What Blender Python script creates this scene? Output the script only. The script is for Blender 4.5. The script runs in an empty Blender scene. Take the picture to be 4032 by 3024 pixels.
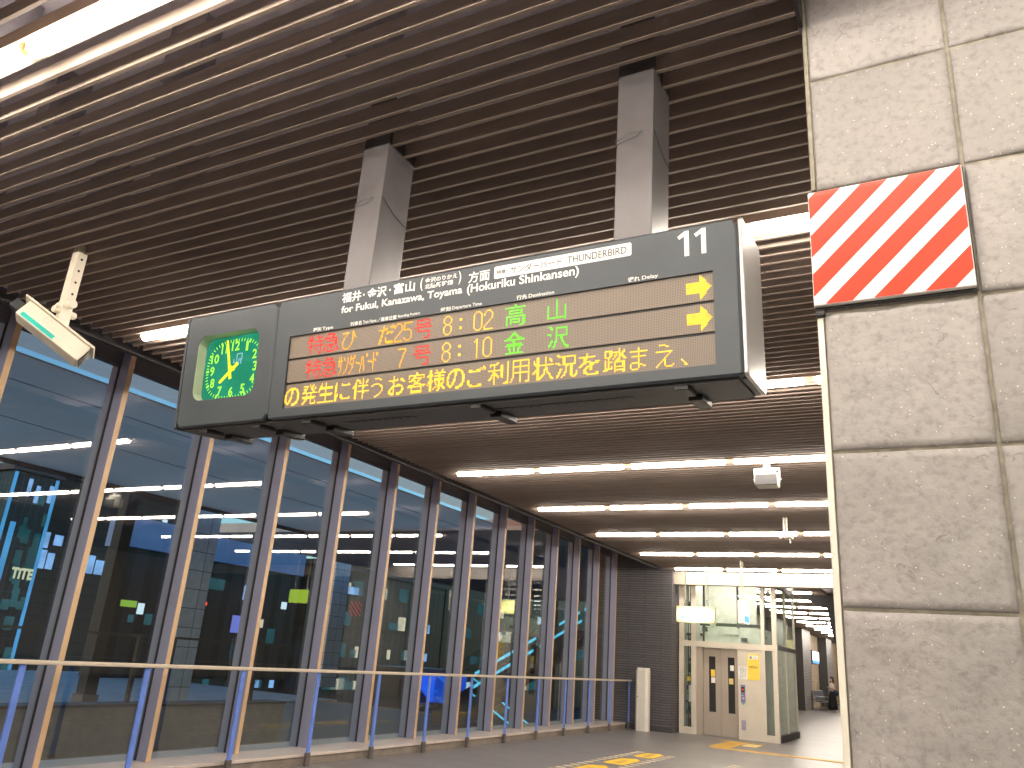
import bpy, bmesh, math, random
from mathutils import Vector, Matrix
random.seed(7)
S = bpy.context.scene
COL = S.collection

# ---------------------------------------------------------------- camera
cam_d = bpy.data.cameras.new("camera")
cam_d.sensor_width = 36.0
cam_d.lens = 27.925
cam_d.clip_start = 0.05
cam_d.clip_end = 1000.0
cam = bpy.data.objects.new("camera", cam_d)
COL.objects.link(cam)
_y, _p, _r = math.radians(-28.979), math.radians(18.938), math.radians(4.301)
_f = Vector((math.sin(_y)*math.cos(_p), math.cos(_y)*math.cos(_p), math.sin(_p)))
_r0 = Vector((math.cos(_y), -math.sin(_y), 0)); _u0 = _r0.cross(_f)
_rt = _r0*math.cos(_r) + _u0*math.sin(_r); _up = -_r0*math.sin(_r) + _u0*math.cos(_r)
cam.matrix_world = Matrix(((_rt.x, _up.x, -_f.x, 0), (_rt.y, _up.y, -_f.y, 0), (_rt.z, _up.z, -_f.z, 1.5), (0, 0, 0, 1)))
S.camera = cam

# ---------------------------------------------------------------- sky (early dusk, no sun disc) and exposure
W = bpy.data.worlds.new("World"); S.world = W; W.use_nodes = True
_nt = W.node_tree; _nt.nodes.clear()
_sky = _nt.nodes.new("ShaderNodeTexSky"); _sky.sky_type = 'NISHITA'; _sky.sun_disc = False
_sky.sun_elevation = math.radians(3.0); _sky.sun_rotation = math.radians(180)
_sky.ozone_density = 3.0; _sky.air_density = 1.0; _sky.dust_density = 0.6
_bg = _nt.nodes.new("ShaderNodeBackground"); _bg.inputs[1].default_value = 0.15
_out = _nt.nodes.new("ShaderNodeOutputWorld")
_nt.links.new(_sky.outputs[0], _bg.inputs[0]); _nt.links.new(_bg.outputs[0], _out.inputs[0])
S.view_settings.view_transform = 'Standard'; S.view_settings.look = 'None'
S.view_settings.exposure = 2.0; S.view_settings.gamma = 1.0
S.render.engine = 'CYCLES'
S.cycles.use_denoising = True
S.cycles.max_bounces = 10; S.cycles.transparent_max_bounces = 24
S.cycles.diffuse_bounces = 5; S.cycles.glossy_bounces = 5
S.cycles.sample_clamp_indirect = 6.0
S.cycles.caustics_reflective = False; S.cycles.caustics_refractive = False
TUBE = 17.0            # radiance of the lit ceiling tubes

# ---------------------------------------------------------------- materials
def new_mat(name):
    m = bpy.data.materials.new(name); m.use_nodes = True
    nt = m.node_tree; nt.nodes.clear()
    o = nt.nodes.new("ShaderNodeOutputMaterial")
    return m, nt, o
def N(nt, t, **kw):
    n = nt.nodes.new(t)
    for k, v in kw.items():
        if hasattr(n, k): setattr(n, k, v)
        else: n.inputs[k.replace('_', ' ')].default_value = v
    return n
def ramp(nt, fac, stops):
    r = nt.nodes.new("ShaderNodeValToRGB")
    el = r.color_ramp.elements
    el[0].position, el[0].color = stops[0][0], (*stops[0][1], 1)
    el[1].position, el[1].color = stops[-1][0], (*stops[-1][1], 1)
    for p, c in stops[1:-1]:
        e = el.new(p); e.color = (*c, 1)
    nt.links.new(fac, r.inputs[0]); return r.outputs[0]
def paint(name, col, rough=0.5, metal=0.0, var=0.12, scale=6.0, bump=0.0, bscale=60.0, spec=0.5, stretch=(1, 1, 1), coat=0.0):
    m, nt, o = new_mat(name); L = nt.links
    b = N(nt, "ShaderNodeBsdfPrincipled"); L.new(b.outputs[0], o.inputs[0])
    tc = N(nt, "ShaderNodeTexCoord"); mp = N(nt, "ShaderNodeMapping"); mp.inputs['Scale'].default_value = stretch
    L.new(tc.outputs['Object'], mp.inputs[0])
    n = N(nt, "ShaderNodeTexNoise"); n.inputs['Scale'].default_value = scale; n.inputs['Detail'].default_value = 6
    L.new(mp.outputs[0], n.inputs['Vector'])
    lo = tuple(max(0, c*(1-var)) for c in col); hi = tuple(min(1, c*(1+var)) for c in col)
    c = ramp(nt, n.outputs['Fac'], [(0.3, lo), (0.7, hi)])
    L.new(c, b.inputs['Base Color'])
    b.inputs['Metallic'].default_value = metal
    b.inputs['Specular IOR Level'].default_value = spec
    b.inputs['Coat Weight'].default_value = coat
    mr = N(nt, "ShaderNodeMapRange"); mr.inputs['To Min'].default_value = rough*0.85; mr.inputs['To Max'].default_value = min(1, rough*1.15)
    L.new(n.outputs['Fac'], mr.inputs[0]); L.new(mr.outputs[0], b.inputs['Roughness'])
    if bump:
        n2 = N(nt, "ShaderNodeTexNoise"); n2.inputs['Scale'].default_value = bscale; n2.inputs['Detail'].default_value = 8
        L.new(mp.outputs[0], n2.inputs['Vector'])
        bp = N(nt, "ShaderNodeBump"); bp.inputs['Strength'].default_value = bump; bp.inputs['Distance'].default_value = 0.01
        L.new(n2.outputs['Fac'], bp.inputs['Height']); L.new(bp.outputs[0], b.inputs['Normal'])
    return m
def glow(name, col, strength, var=0.0, scale=5.0):
    m, nt, o = new_mat(name); L = nt.links
    e = N(nt, "ShaderNodeEmission"); e.inputs[1].default_value = strength * (1 if strength == TUBE else 0.5)   # 0.25 undoes the exposure
    if var:
        tc = N(nt, "ShaderNodeTexCoord"); n = N(nt, "ShaderNodeTexNoise"); n.inputs['Scale'].default_value = scale
        L.new(tc.outputs['Object'], n.inputs['Vector'])
        c = ramp(nt, n.outputs['Fac'], [(0.3, tuple(x*(1-var) for x in col)), (0.7, col)])
        L.new(c, e.inputs[0])
    else:
        e.inputs[0].default_value = (*col, 1)
    L.new(e.outputs[0], o.inputs[0]); return m
def glass(name, tint=(0.86, 0.92, 0.92), ior=2.3, rough=0.0):
    m, nt, o = new_mat(name); L = nt.links
    fr = N(nt, "ShaderNodeFresnel"); fr.inputs['IOR'].default_value = ior
    ge = N(nt, "ShaderNodeNewGeometry")
    inv = N(nt, "ShaderNodeMath", operation='SUBTRACT'); inv.inputs[0].default_value = 1
    L.new(ge.outputs['Backfacing'], inv.inputs[1])
    mu = N(nt, "ShaderNodeMath", operation='MULTIPLY'); L.new(fr.outputs[0], mu.inputs[0]); L.new(inv.outputs[0], mu.inputs[1])
    t = N(nt, "ShaderNodeBsdfTransparent"); t.inputs[0].default_value = (*tint, 1)
    g = N(nt, "ShaderNodeBsdfGlossy"); g.inputs['Roughness'].default_value = rough
    mx = N(nt, "ShaderNodeMixShader")
    L.new(mu.outputs[0], mx.inputs[0]); L.new(t.outputs[0], mx.inputs[1]); L.new(g.outputs[0], mx.inputs[2])
    L.new(mx.outputs[0], o.inputs[0]); return m
def stone(name):
    m, nt, o = new_mat(name); L = nt.links
    b = N(nt, "ShaderNodeBsdfPrincipled"); L.new(b.outputs[0], o.inputs[0])
    tc = N(nt, "ShaderNodeTexCoord"); ge = N(nt, "ShaderNodeNewGeometry")
    n1 = N(nt, "ShaderNodeTexNoise"); n1.inputs['Scale'].default_value = 2.2; n1.inputs['Detail'].default_value = 5
    n2 = N(nt, "ShaderNodeTexNoise"); n2.inputs['Scale'].default_value = 38; n2.inputs['Detail'].default_value = 9; n2.inputs['Roughness'].default_value = 0.62
    n3 = N(nt, "ShaderNodeTexNoise"); n3.inputs['Scale'].default_value = 9; n3.inputs['Detail'].default_value = 7; n3.inputs['Distortion'].default_value = 1.2
    for n in (n1, n2, n3): L.new(tc.outputs['Object'], n.inputs['Vector'])
    c1 = ramp(nt, n1.outputs['Fac'], [(0.3, (0.318, 0.302, 0.288)), (0.55, (0.350, 0.328, 0.314)), (0.72, (0.372, 0.342, 0.336))])
    c2 = ramp(nt, n2.outputs['Fac'], [(0.30, (0.74, 0.74, 0.74)), (0.5, (1, 1, 1)), (0.75, (1.06, 1.06, 1.06))])
    mx = N(nt, "ShaderNodeMix", data_type='RGBA', blend_type='MULTIPLY'); mx.inputs[0].default_value = 1
    L.new(c1, mx.inputs[6]); L.new(c2, mx.inputs[7])
    rnd = N(nt, "ShaderNodeMapRange"); rnd.inputs['To Min'].default_value = 0.9; rnd.inputs['To Max'].default_value = 1.1
    L.new(ge.outputs['Random Per Island'], rnd.inputs[0])
    mx2 = N(nt, "ShaderNodeMix", data_type='RGBA', blend_type='MULTIPLY'); mx2.inputs[0].default_value = 1
    L.new(mx.outputs[2], mx2.inputs[6]); L.new(rnd.outputs[0], mx2.inputs[7])
    nd = N(nt, "ShaderNodeTexNoise"); nd.inputs['Scale'].default_value = 7; nd.inputs['Detail'].default_value = 4; L.new(tc.outputs['Object'], nd.inputs['Vector'])
    vm = N(nt, "ShaderNodeVectorMath", operation='SCALE'); vm.inputs[3].default_value = 0.22; L.new(nd.outputs['Color'], vm.inputs[0])
    va = N(nt, "ShaderNodeVectorMath", operation='ADD'); L.new(tc.outputs['Object'], va.inputs[0]); L.new(vm.outputs[0], va.inputs[1])
    cv = N(nt, "ShaderNodeTexVoronoi", feature='DISTANCE_TO_EDGE'); cv.inputs['Scale'].default_value = 3.1; L.new(va.outputs[0], cv.inputs['Vector'])
    cl = N(nt, "ShaderNodeMath", operation='LESS_THAN'); cl.inputs[1].default_value = 0.007; L.new(cv.outputs['Distance'], cl.inputs[0])
    cg = N(nt, "ShaderNodeMath", operation='GREATER_THAN'); cg.inputs[1].default_value = 0.60; L.new(n3.outputs['Fac'], cg.inputs[0])
    ck = N(nt, "ShaderNodeMath", operation='MULTIPLY'); L.new(cl.outputs[0], ck.inputs[0]); L.new(cg.outputs[0], ck.inputs[1])
    mc = N(nt, "ShaderNodeMix", data_type='RGBA', blend_type='MULTIPLY'); L.new(ck.outputs[0], mc.inputs[0]); L.new(mx2.outputs[2], mc.inputs[6]); mc.inputs[7].default_value = (0.74, 0.71, 0.69, 1)
    mx2 = mc
    # mica flecks: tiny pale grains
    v = N(nt, "ShaderNodeTexVoronoi"); v.inputs['Scale'].default_value = 85; L.new(tc.outputs['Object'], v.inputs['Vector'])
    vs = N(nt, "ShaderNodeSeparateColor"); L.new(v.outputs['Color'], vs.inputs[0])
    a = N(nt, "ShaderNodeMath", operation='GREATER_THAN'); a.inputs[1].default_value = 0.88; L.new(vs.outputs[0], a.inputs[0])
    d = N(nt, "ShaderNodeMath", operation='LESS_THAN'); d.inputs[1].default_value = 0.17; L.new(v.outputs['Distance'], d.inputs[0])
    fl = N(nt, "ShaderNodeMath", operation='MULTIPLY'); L.new(a.outputs[0], fl.inputs[0]); L.new(d.outputs[0], fl.inputs[1])
    mx3 = N(nt, "ShaderNodeMix", data_type='RGBA'); L.new(fl.outputs[0], mx3.inputs[0])
    L.new(mx2.outputs[2], mx3.inputs[6]); mx3.inputs[7].default_value = (0.78, 0.74, 0.68, 1)
    L.new(mx3.outputs[2], b.inputs['Base Color'])
    b.inputs['Roughness'].default_value = 0.62
    ad = N(nt, "ShaderNodeMath", operation='MULTIPLY_ADD'); ad.inputs[1].default_value = 1.6
    L.new(n3.outputs['Fac'], ad.inputs[0]); L.new(n2.outputs['Fac'], ad.inputs[2])
    bp = N(nt, "ShaderNodeBump"); bp.inputs['Strength'].default_value = 0.42; bp.inputs['Distance'].default_value = 0.008
    L.new(ad.outputs[0], bp.inputs['Height']); L.new(bp.outputs[0], b.inputs['Normal'])
    return m
def bricky(name, c1, c2, mortar, bw, bh, ms, axes, rough=0.6, bump=0.5, off=0.5, dist=0.004, spec=0.5, mottle=0.25):
    """brick / tile / plank pattern; axes picks the two object axes the pattern lies in"""
    m, nt, o = new_mat(name); L = nt.links
    b = N(nt, "ShaderNodeBsdfPrincipled"); L.new(b.outputs[0], o.inputs[0]); b.inputs['Specular IOR Level'].default_value = spec
    tc = N(nt, "ShaderNodeTexCoord"); sp = N(nt, "ShaderNodeSeparateXYZ"); L.new(tc.outputs['Object'], sp.inputs[0])
    cb = N(nt, "ShaderNodeCombineXYZ")
    if axes == 'SZ':
        ad = N(nt, "ShaderNodeMath", operation='ADD'); L.new(sp.outputs[0], ad.inputs[0]); L.new(sp.outputs[1], ad.inputs[1])
        L.new(ad.outputs[0], cb.inputs[0]); L.new(sp.outputs[2], cb.inputs[1])
    else:
        L.new(sp.outputs['XYZ'.index(axes[0])], cb.inputs[0]); L.new(sp.outputs['XYZ'.index(axes[1])], cb.inputs[1])
    br = N(nt, "ShaderNodeTexBrick"); br.offset = off
    for k, v in {'Color1': (*c1, 1), 'Color2': (*c2, 1), 'Mortar': (*mortar, 1), 'Scale': 1.0, 'Mortar Size': ms, 'Mortar Smooth': 0.1, 'Bias': 0.0, 'Brick Width': bw, 'Row Height': bh}.items():
        br.inputs[k].default_value = v
    L.new(cb.outputs[0], br.inputs['Vector'])
    n = N(nt, "ShaderNodeTexNoise"); n.inputs['Scale'].default_value = 5; n.inputs['Detail'].default_value = 8; L.new(tc.outputs['Object'], n.inputs['Vector'])
    cr = ramp(nt, n.outputs['Fac'], [(0.3, (1-mottle,)*3), (0.7, (1+mottle*0.4,)*3)])
    mx = N(nt, "ShaderNodeMix", data_type='RGBA', blend_type='MULTIPLY'); mx.inputs[0].default_value = 1
    L.new(br.outputs['Color'], mx.inputs[6]); L.new(cr, mx.inputs[7]); L.new(mx.outputs[2], b.inputs['Base Color'])
    mr = N(nt, "ShaderNodeMapRange"); mr.inputs['To Min'].default_value = rough*0.8; mr.inputs['To Max'].default_value = min(1, rough*1.2)
    L.new(n.outputs['Fac'], mr.inputs[0]); L.new(mr.outputs[0], b.inputs['Roughness'])
    iv = N(nt, "ShaderNodeMath", operation='SUBTRACT'); iv.inputs[0].default_value = 1; L.new(br.outputs['Fac'], iv.inputs[1])
    bp = N(nt, "ShaderNodeBump"); bp.inputs['Strength'].default_value = bump; bp.inputs['Distance'].default_value = dist
    L.new(iv.outputs[0], bp.inputs['Height']); L.new(bp.outputs[0], b.inputs['Normal'])
    return m
def slat_mat():
    m, nt, o = new_mat("brown slat"); L = nt.links
    b = N(nt, "ShaderNodeBsdfPrincipled"); L.new(b.outputs[0], o.inputs[0])
    tc = N(nt, "ShaderNodeTexCoord"); ge = N(nt, "ShaderNodeNewGeometry")
    mp = N(nt, "ShaderNodeMapping"); mp.inputs['Scale'].default_value = (1.2, 14, 14); L.new(tc.outputs['Object'], mp.inputs[0])
    n = N(nt, "ShaderNodeTexNoise"); n.inputs['Scale'].default_value = 3; n.inputs['Detail'].default_value = 6; L.new(mp.outputs[0], n.inputs['Vector'])
    c = ramp(nt, n.outputs['Fac'], [(0.3, (0.262, 0.206, 0.172)), (0.7, (0.31, 0.248, 0.208))])
    mr = N(nt, "ShaderNodeMapRange"); mr.inputs['To Min'].default_value = 0.88; mr.inputs['To Max'].default_value = 1.1
    L.new(ge.outputs['Random Per Island'], mr.inputs[0])
    mx = N(nt, "ShaderNodeMix", data_type='RGBA', blend_type='MULTIPLY'); mx.inputs[0].default_value = 1
    L.new(c, mx.inputs[6]); L.new(mr.outputs[0], mx.inputs[7]); L.new(mx.outputs[2], b.inputs['Base Color'])
    b.inputs['Roughness'].default_value = 0.6; b.inputs['Specular IOR Level'].default_value = 0.3
    return m
def led_panel_mat():
    m, nt, o = new_mat("unlit dot matrix"); L = nt.links
    b = N(nt, "ShaderNodeBsdfPrincipled"); L.new(b.outputs[0], o.inputs[0]); b.inputs['Roughness'].default_value = 0.35
    tc = N(nt, "ShaderNodeTexCoord"); mp = N(nt, "ShaderNodeMapping"); mp.inputs['Scale'].default_value = (1/0.0065,)*3; L.new(tc.outputs['Object'], mp.inputs[0])
    sp = N(nt, "ShaderNodeSeparateXYZ"); L.new(mp.outputs[0], sp.inputs[0])
    ds = []
    for k in (0, 2):
        fr = N(nt, "ShaderNodeMath", operation='FRACT'); L.new(sp.outputs[k], fr.inputs[0])
        su = N(nt, "ShaderNodeMath", operation='SUBTRACT'); su.inputs[1].default_value = 0.5; L.new(fr.outputs[0], su.inputs[0])
        po = N(nt, "ShaderNodeMath", operation='POWER'); po.inputs[1].default_value = 2; L.new(su.outputs[0], po.inputs[0]); ds.append(po)
    ad = N(nt, "ShaderNodeMath", operation='ADD'); L.new(ds[0].outputs[0], ad.inputs[0]); L.new(ds[1].outputs[0], ad.inputs[1])
    c = ramp(nt, ad.outputs[0], [(0.10, (0.27, 0.212, 0.165)), (0.16, (0.14, 0.110, 0.086))])
    L.new(c, b.inputs['Base Color']); return m

M = dict(
    slat=slat_mat(),
    void=paint("dark void paint", (0.035, 0.032, 0.034), 0.8),
    duct=paint("grey duct metal", (0.30, 0.285, 0.32), 0.6, var=0.3),
    deck=paint("grey deck above the slats", (0.58, 0.55, 0.63), 0.7),
    floor=bricky("grey floor tile", (0.185, 0.172, 0.172), (0.225, 0.208, 0.205), (0.14, 0.13, 0.13), 1.2, 0.3, 0.004, 'XY', rough=0.38, bump=0.15, dist=0.001, mottle=0.2),
    stone=stone("split stone tile"),
    grout=paint("pale grout", (0.30, 0.275, 0.22), 0.9, var=0.25, scale=25, bump=0.3),
    bronze=paint("dusk tinted grey aluminium", (0.31, 0.318, 0.45), 0.42, 0.0, var=0.06, scale=3),  # blue cast of the dusk outside is mixed into this base colour
    gasket=paint("black gasket", (0.02, 0.02, 0.022), 0.6),
    header=paint("dark header panel", (0.085, 0.08, 0.088), 0.45, var=0.08),
    tan=paint("tan warm light strip", (0.62, 0.42, 0.24), 0.45, var=0.06),
    glass=glass("clear pane"),
    sill=paint("pale sill stone", (0.62, 0.53, 0.48), 0.32, var=0.10, scale=4),
    kerb=paint("brown kerb face", (0.24, 0.20, 0.165), 0.6, var=0.2),
    rail=paint("brushed steel rail", (0.66, 0.57, 0.46), 0.36, 0.25, var=0.05, stretch=(1, 0.1, 1), scale=20),
    post=paint("steel post with blue reflection tint", (0.17, 0.30, 0.85), 0.3, 0.25, var=0.12, scale=5),  # plain steel; a blue reflection is painted into its colour
    foot=paint("brown post foot", (0.16, 0.14, 0.13), 0.45, 0.4),
    tube=glow("lit tube", (1.0, 0.895, 0.765), TUBE),
    batten=paint("white batten", (0.72, 0.68, 0.62), 0.5),
    socket=paint("tan lamp socket", (0.55, 0.36, 0.16), 0.5),
    board=paint("charcoal board metal", (0.058, 0.068, 0.080), 0.36, 0.15, var=0.07, scale=5),
    boardu=paint("dark board underside", (0.055, 0.055, 0.055), 0.5, 0.1),
    black=paint("black plastic", (0.016, 0.016, 0.017), 0.42),
    alu=paint("bare aluminium", (0.46, 0.45, 0.44), 0.33, 0.75, var=0.03, scale=3),
    hanger=paint("grey painted steel", (0.098, 0.089, 0.093), 0.38, 0.15, var=0.12, scale=7),
    white=paint("white letter film", (0.85, 0.84, 0.80), 0.5, var=0.02),
    ink=paint("dark letter film", (0.05, 0.05, 0.05), 0.5),
    led=led_panel_mat(),
    amber=glow("amber diode", (1.0, 0.52, 0.05), 1.35, 0.25, 60),
    amber2=glow("deep amber diode", (1.0, 0.42, 0.02), 1.2, 0.25, 60),
    red=glow("red diode", (1.0, 0.045, 0.035), 1.0, 0.2, 60),
    green=glow("green diode", (0.20, 0.95, 0.05), 1.0, 0.2, 60),
    dial=glow("green lit dial", (0.012, 0.150, 0.082), 1.35, 0.35, 5),
    numeral=glow("luminous numeral", (0.36, 0.88, 0.06), 0.95),
    hand=glow("luminous yellow hand", (0.72, 0.76, 0.03), 0.95),
    emblem=glow("pale blue emblem", (0.20, 0.42, 0.48), 0.8),
    cream=paint("cream clock reveal", (0.60, 0.58, 0.46), 0.5),
    sheetw=paint("white reflective sheet", (0.80, 0.78, 0.74), 0.4, var=0.04, scale=3, coat=0.05),
    sheetr=paint("red reflective sheet", (0.86, 0.045, 0.014), 0.42, var=0.05, scale=3, coat=0.04, spec=0.3),
    guard=paint("cream corner guard", (0.82, 0.77, 0.66), 0.5, var=0.06, scale=9),
    brick=bricky("ribbed charcoal brick", (0.098, 0.092, 0.100), (0.122, 0.112, 0.120), (0.045, 0.042, 0.046), 0.9, 0.062, 0.010, 'SZ', rough=0.55, bump=0.9, dist=0.01, mottle=0.12),
    plinth=paint("dark plinth", (0.055, 0.052, 0.055), 0.5),
    beam=paint("cream beam panel", (0.36, 0.325, 0.27), 0.45, var=0.05, scale=3),
    creamsteel=paint("cream painted steel", (0.60, 0.545, 0.46), 0.4, var=0.05, scale=3),
    door=paint("beige lift door", (0.40, 0.345, 0.29), 0.35, 0.2, var=0.05, stretch=(20, 20, 0.6), scale=3),
    liftglass=glass("greenish lift glass", (0.95, 0.985, 0.965), 1.8),
    liftwall=paint("pale lift shaft wall", (0.64, 0.66, 0.61), 0.6),
    machinery=paint("dark lift machinery", (0.08, 0.085, 0.08), 0.5),
    darkwin=paint("dark door window", (0.035, 0.033, 0.032), 0.12),
    yellow=paint("yellow sign sheet", (0.88, 0.60, 0.07), 0.45, var=0.03),
    paper=paint("white paper", (0.78, 0.77, 0.73), 0.7),
    tack=bricky("yellow ribbed tile", (0.72, 0.42, 0.07), (0.66, 0.38, 0.06), (0.46, 0.28, 0.06), 0.3, 0.05, 0.008, 'XY', rough=0.6, bump=0.6, off=0.0),
    tackpale=paint("pale yellow tile", (0.75, 0.58, 0.22), 0.6),
    sticker=paint("yellow floor sticker", (0.85, 0.52, 0.02), 0.5, var=0.1),
    dash=paint("pale floor dash", (0.66, 0.55, 0.40), 0.6),
    cabinet=paint("off white cabinet", (0.74, 0.70, 0.62), 0.4, var=0.04),
    cctv=paint("ivory camera housing", (0.68, 0.62, 0.51), 0.4, var=0.05),
    teal=paint("teal stripe", (0.02, 0.50, 0.42), 0.3),
    greysp=paint("grey speaker mesh", (0.035, 0.034, 0.036), 0.7, bump=0.2, bscale=400),
    concrete=paint("beige concrete", (0.62, 0.50, 0.34), 0.7, var=0.22, scale=2.5, bump=0.2),
    brick2=bricky("pale ribbed brick", (0.42, 0.40, 0.40), (0.48, 0.455, 0.45), (0.2, 0.19, 0.19), 0.9, 0.075, 0.012, 'SZ', rough=0.5, bump=0.9, dist=0.01, mottle=0.12),
    chrome=paint("chrome tube", (0.62, 0.61, 0.60), 0.2, 0.95),
    seat=paint("black seat shell", (0.025, 0.026, 0.03), 0.45),
    seatback=paint("grey seat back", (0.20, 0.205, 0.23), 0.35, 0.5),
    skin=paint("skin", (0.58, 0.36, 0.26), 0.55, var=0.05),
    hair=paint("dark hair", (0.018, 0.013, 0.011), 0.45),
    cloth_w=paint("white top", (0.70, 0.66, 0.62), 0.8),
    cloth_b=paint("black cloth", (0.014, 0.014, 0.016), 0.85),
    mask=paint("white face mask", (0.80, 0.80, 0.79), 0.8),
    navy=paint("navy bag cloth", (0.02, 0.028, 0.06), 0.7),
    wallpale=paint("warm grey wall", (0.40, 0.36, 0.32), 0.6, var=0.1),
    asphalt=paint("dark asphalt", (0.035, 0.036, 0.04), 0.85, var=0.3, scale=2),
    pave=paint("pale terrace paving", (0.45, 0.46, 0.47), 0.6, var=0.15, scale=1.5),
    parapet=paint("dark parapet stone", (0.17, 0.145, 0.125), 0.6, var=0.2),
    extcol=paint("dark brown column cladding", (0.045, 0.036, 0.031), 0.5, var=0.15),
    exttile=bricky("pale stone column tile", (0.70, 0.76, 0.84), (0.76, 0.82, 0.90), (0.2, 0.2, 0.22), 0.62, 0.55, 0.012, 'SZ', rough=0.5, bump=0.4, off=0.0, mottle=0.15),  # bluish outdoor light on the pale stone is part of these colours
    eave=paint("off white eave", (0.72, 0.70, 0.66), 0.6, var=0.08, scale=2),
    facade=bricky("dark tower cladding", (0.010, 0.017, 0.028), (0.016, 0.026, 0.042), (0.045, 0.075, 0.115), 0.55, 3.2, 0.03, 'SZ', rough=0.25, bump=0.2, off=0.0),
    facade2=bricky("dim office facade", (0.016, 0.022, 0.028), (0.040, 0.046, 0.052), (0.006, 0.008, 0.010), 1.1, 9.5, 0.22, 'SZ', rough=0.35, bump=0.3, off=0.0),
    bluebeam=paint("gallery beam with blue light tint", (0.28, 0.42, 0.75), 0.5, var=0.15, scale=1.0),  # pale concrete; the blue light falling on it is put into the colour
    facade3=bricky("brown hall facade", (0.040, 0.032, 0.028), (0.050, 0.042, 0.036), (0.020, 0.017, 0.015), 2.4, 0.9, 0.06, 'SZ', rough=0.5, bump=0.3, off=0.0),
)

def canopy_mat():
    m, nt, o = new_mat("translucent canopy sheet"); L = nt.links
    tc = N(nt, "ShaderNodeTexCoord"); n = N(nt, "ShaderNodeTexNoise"); n.inputs['Scale'].default_value = 0.35; n.inputs['Detail'].default_value = 4
    L.new(tc.outputs['Object'], n.inputs['Vector'])
    c = ramp(nt, n.outputs['Fac'], [(0.3, (0.82, 0.66, 0.58)), (0.7, (0.92, 0.75, 0.66))])
    t = N(nt, "ShaderNodeBsdfTranslucent"); d = N(nt, "ShaderNodeBsdfDiffuse")
    L.new(c, t.inputs[0]); d.inputs[0].default_value = (0.30, 0.31, 0.33, 1)
    mx = N(nt, "ShaderNodeMixShader"); mx.inputs[0].default_value = 0.08
    L.new(t.outputs[0], mx.inputs[1]); L.new(d.outputs[0], mx.inputs[2]); L.new(mx.outputs[0], o.inputs[0])
    return m
M['canopy'] = canopy_mat()
def sky_filter_mat():
    m, nt, o = new_mat("warm tinted skylight"); L = nt.links
    t = N(nt, "ShaderNodeBsdfTransparent"); t.inputs[0].default_value = (1.0, 0.74, 0.66, 1); L.new(t.outputs[0], o.inputs[0]); return m  # tint greys and warms the blue sky behind the sheet
M['sky_filter'] = sky_filter_mat()
def backlit(name, col, lo, hi):
    m, nt, o = new_mat(name); L = nt.links
    tc = N(nt, "ShaderNodeTexCoord"); mp = N(nt, "ShaderNodeMapping"); mp.inputs['Location'].default_value = (-0.5, 0, -0.5); L.new(tc.outputs['Generated'], mp.inputs[0])
    mp2 = N(nt, "ShaderNodeMapping"); mp2.inputs['Scale'].default_value = (1.9, 0, 1.9); L.new(mp.outputs[0], mp2.inputs[0])
    ln = N(nt, "ShaderNodeVectorMath", operation='LENGTH'); L.new(mp2.outputs[0], ln.inputs[0])
    mr = N(nt, "ShaderNodeMapRange"); mr.inputs['From Min'].default_value = 0.45; mr.inputs['From Max'].default_value = 1.3; mr.inputs['To Min'].default_value = hi; mr.inputs['To Max'].default_value = lo
    L.new(ln.outputs['Value'], mr.inputs[0])
    e = N(nt, "ShaderNodeEmission"); e.inputs[0].default_value = (*col, 1); L.new(mr.outputs[0], e.inputs[1]); L.new(e.outputs[0], o.inputs[0]); return m
M['signyellow'] = backlit("backlit yellow sign", (1.0, 0.93, 0.30), 0.22, 2.4)
M['signwhite'] = glow("lit white sign", (0.95, 0.98, 1.0), 1.6)
M['signblue'] = glow("lit blue sign", (0.16, 0.42, 0.95), 0.9)
M['signlime'] = glow("lit lime sign", (0.45, 0.75, 0.10), 0.35)
M['signlilac'] = glow("lit violet sign", (0.20, 0.24, 0.80), 0.5)
M['boothblue'] = glow("glowing blue booth panel", (0.02, 0.12, 0.95), 0.75, 0.45, 1.2)
M['towerblue'] = glow("blue sky glow on tower", (0.10, 0.42, 0.85), 0.55, 0.3, 0.4)  # sky reflected in the tower glass, set as emission
M['winblue'] = glow("lit blue white window", (0.30, 0.55, 1.0), 0.65, 0.45, 0.9)
M['winwarm'] = glow("lit warm window", (1.0, 0.85, 0.62), 0.5, 0.4, 0.9)
M['winwhite'] = glow("lit white window", (0.75, 0.90, 1.0), 0.6)
M['winteal'] = glow("dim teal window", (0.03, 0.13, 0.16), 0.5, 0.5, 0.6)
M['signcream'] = glow("lit cream letters", (0.62, 0.62, 0.42), 0.6)
M['cyan'] = glow("cyan light strip", (0.10, 0.50, 0.72), 0.8)
M['redlamp'] = glow("red lamp", (1.0, 0.06, 0.03), 0.9)
M['leaf'] = paint("dark shrub leaf", (0.035, 0.06, 0.045), 0.7, var=0.4, scale=30)

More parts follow.
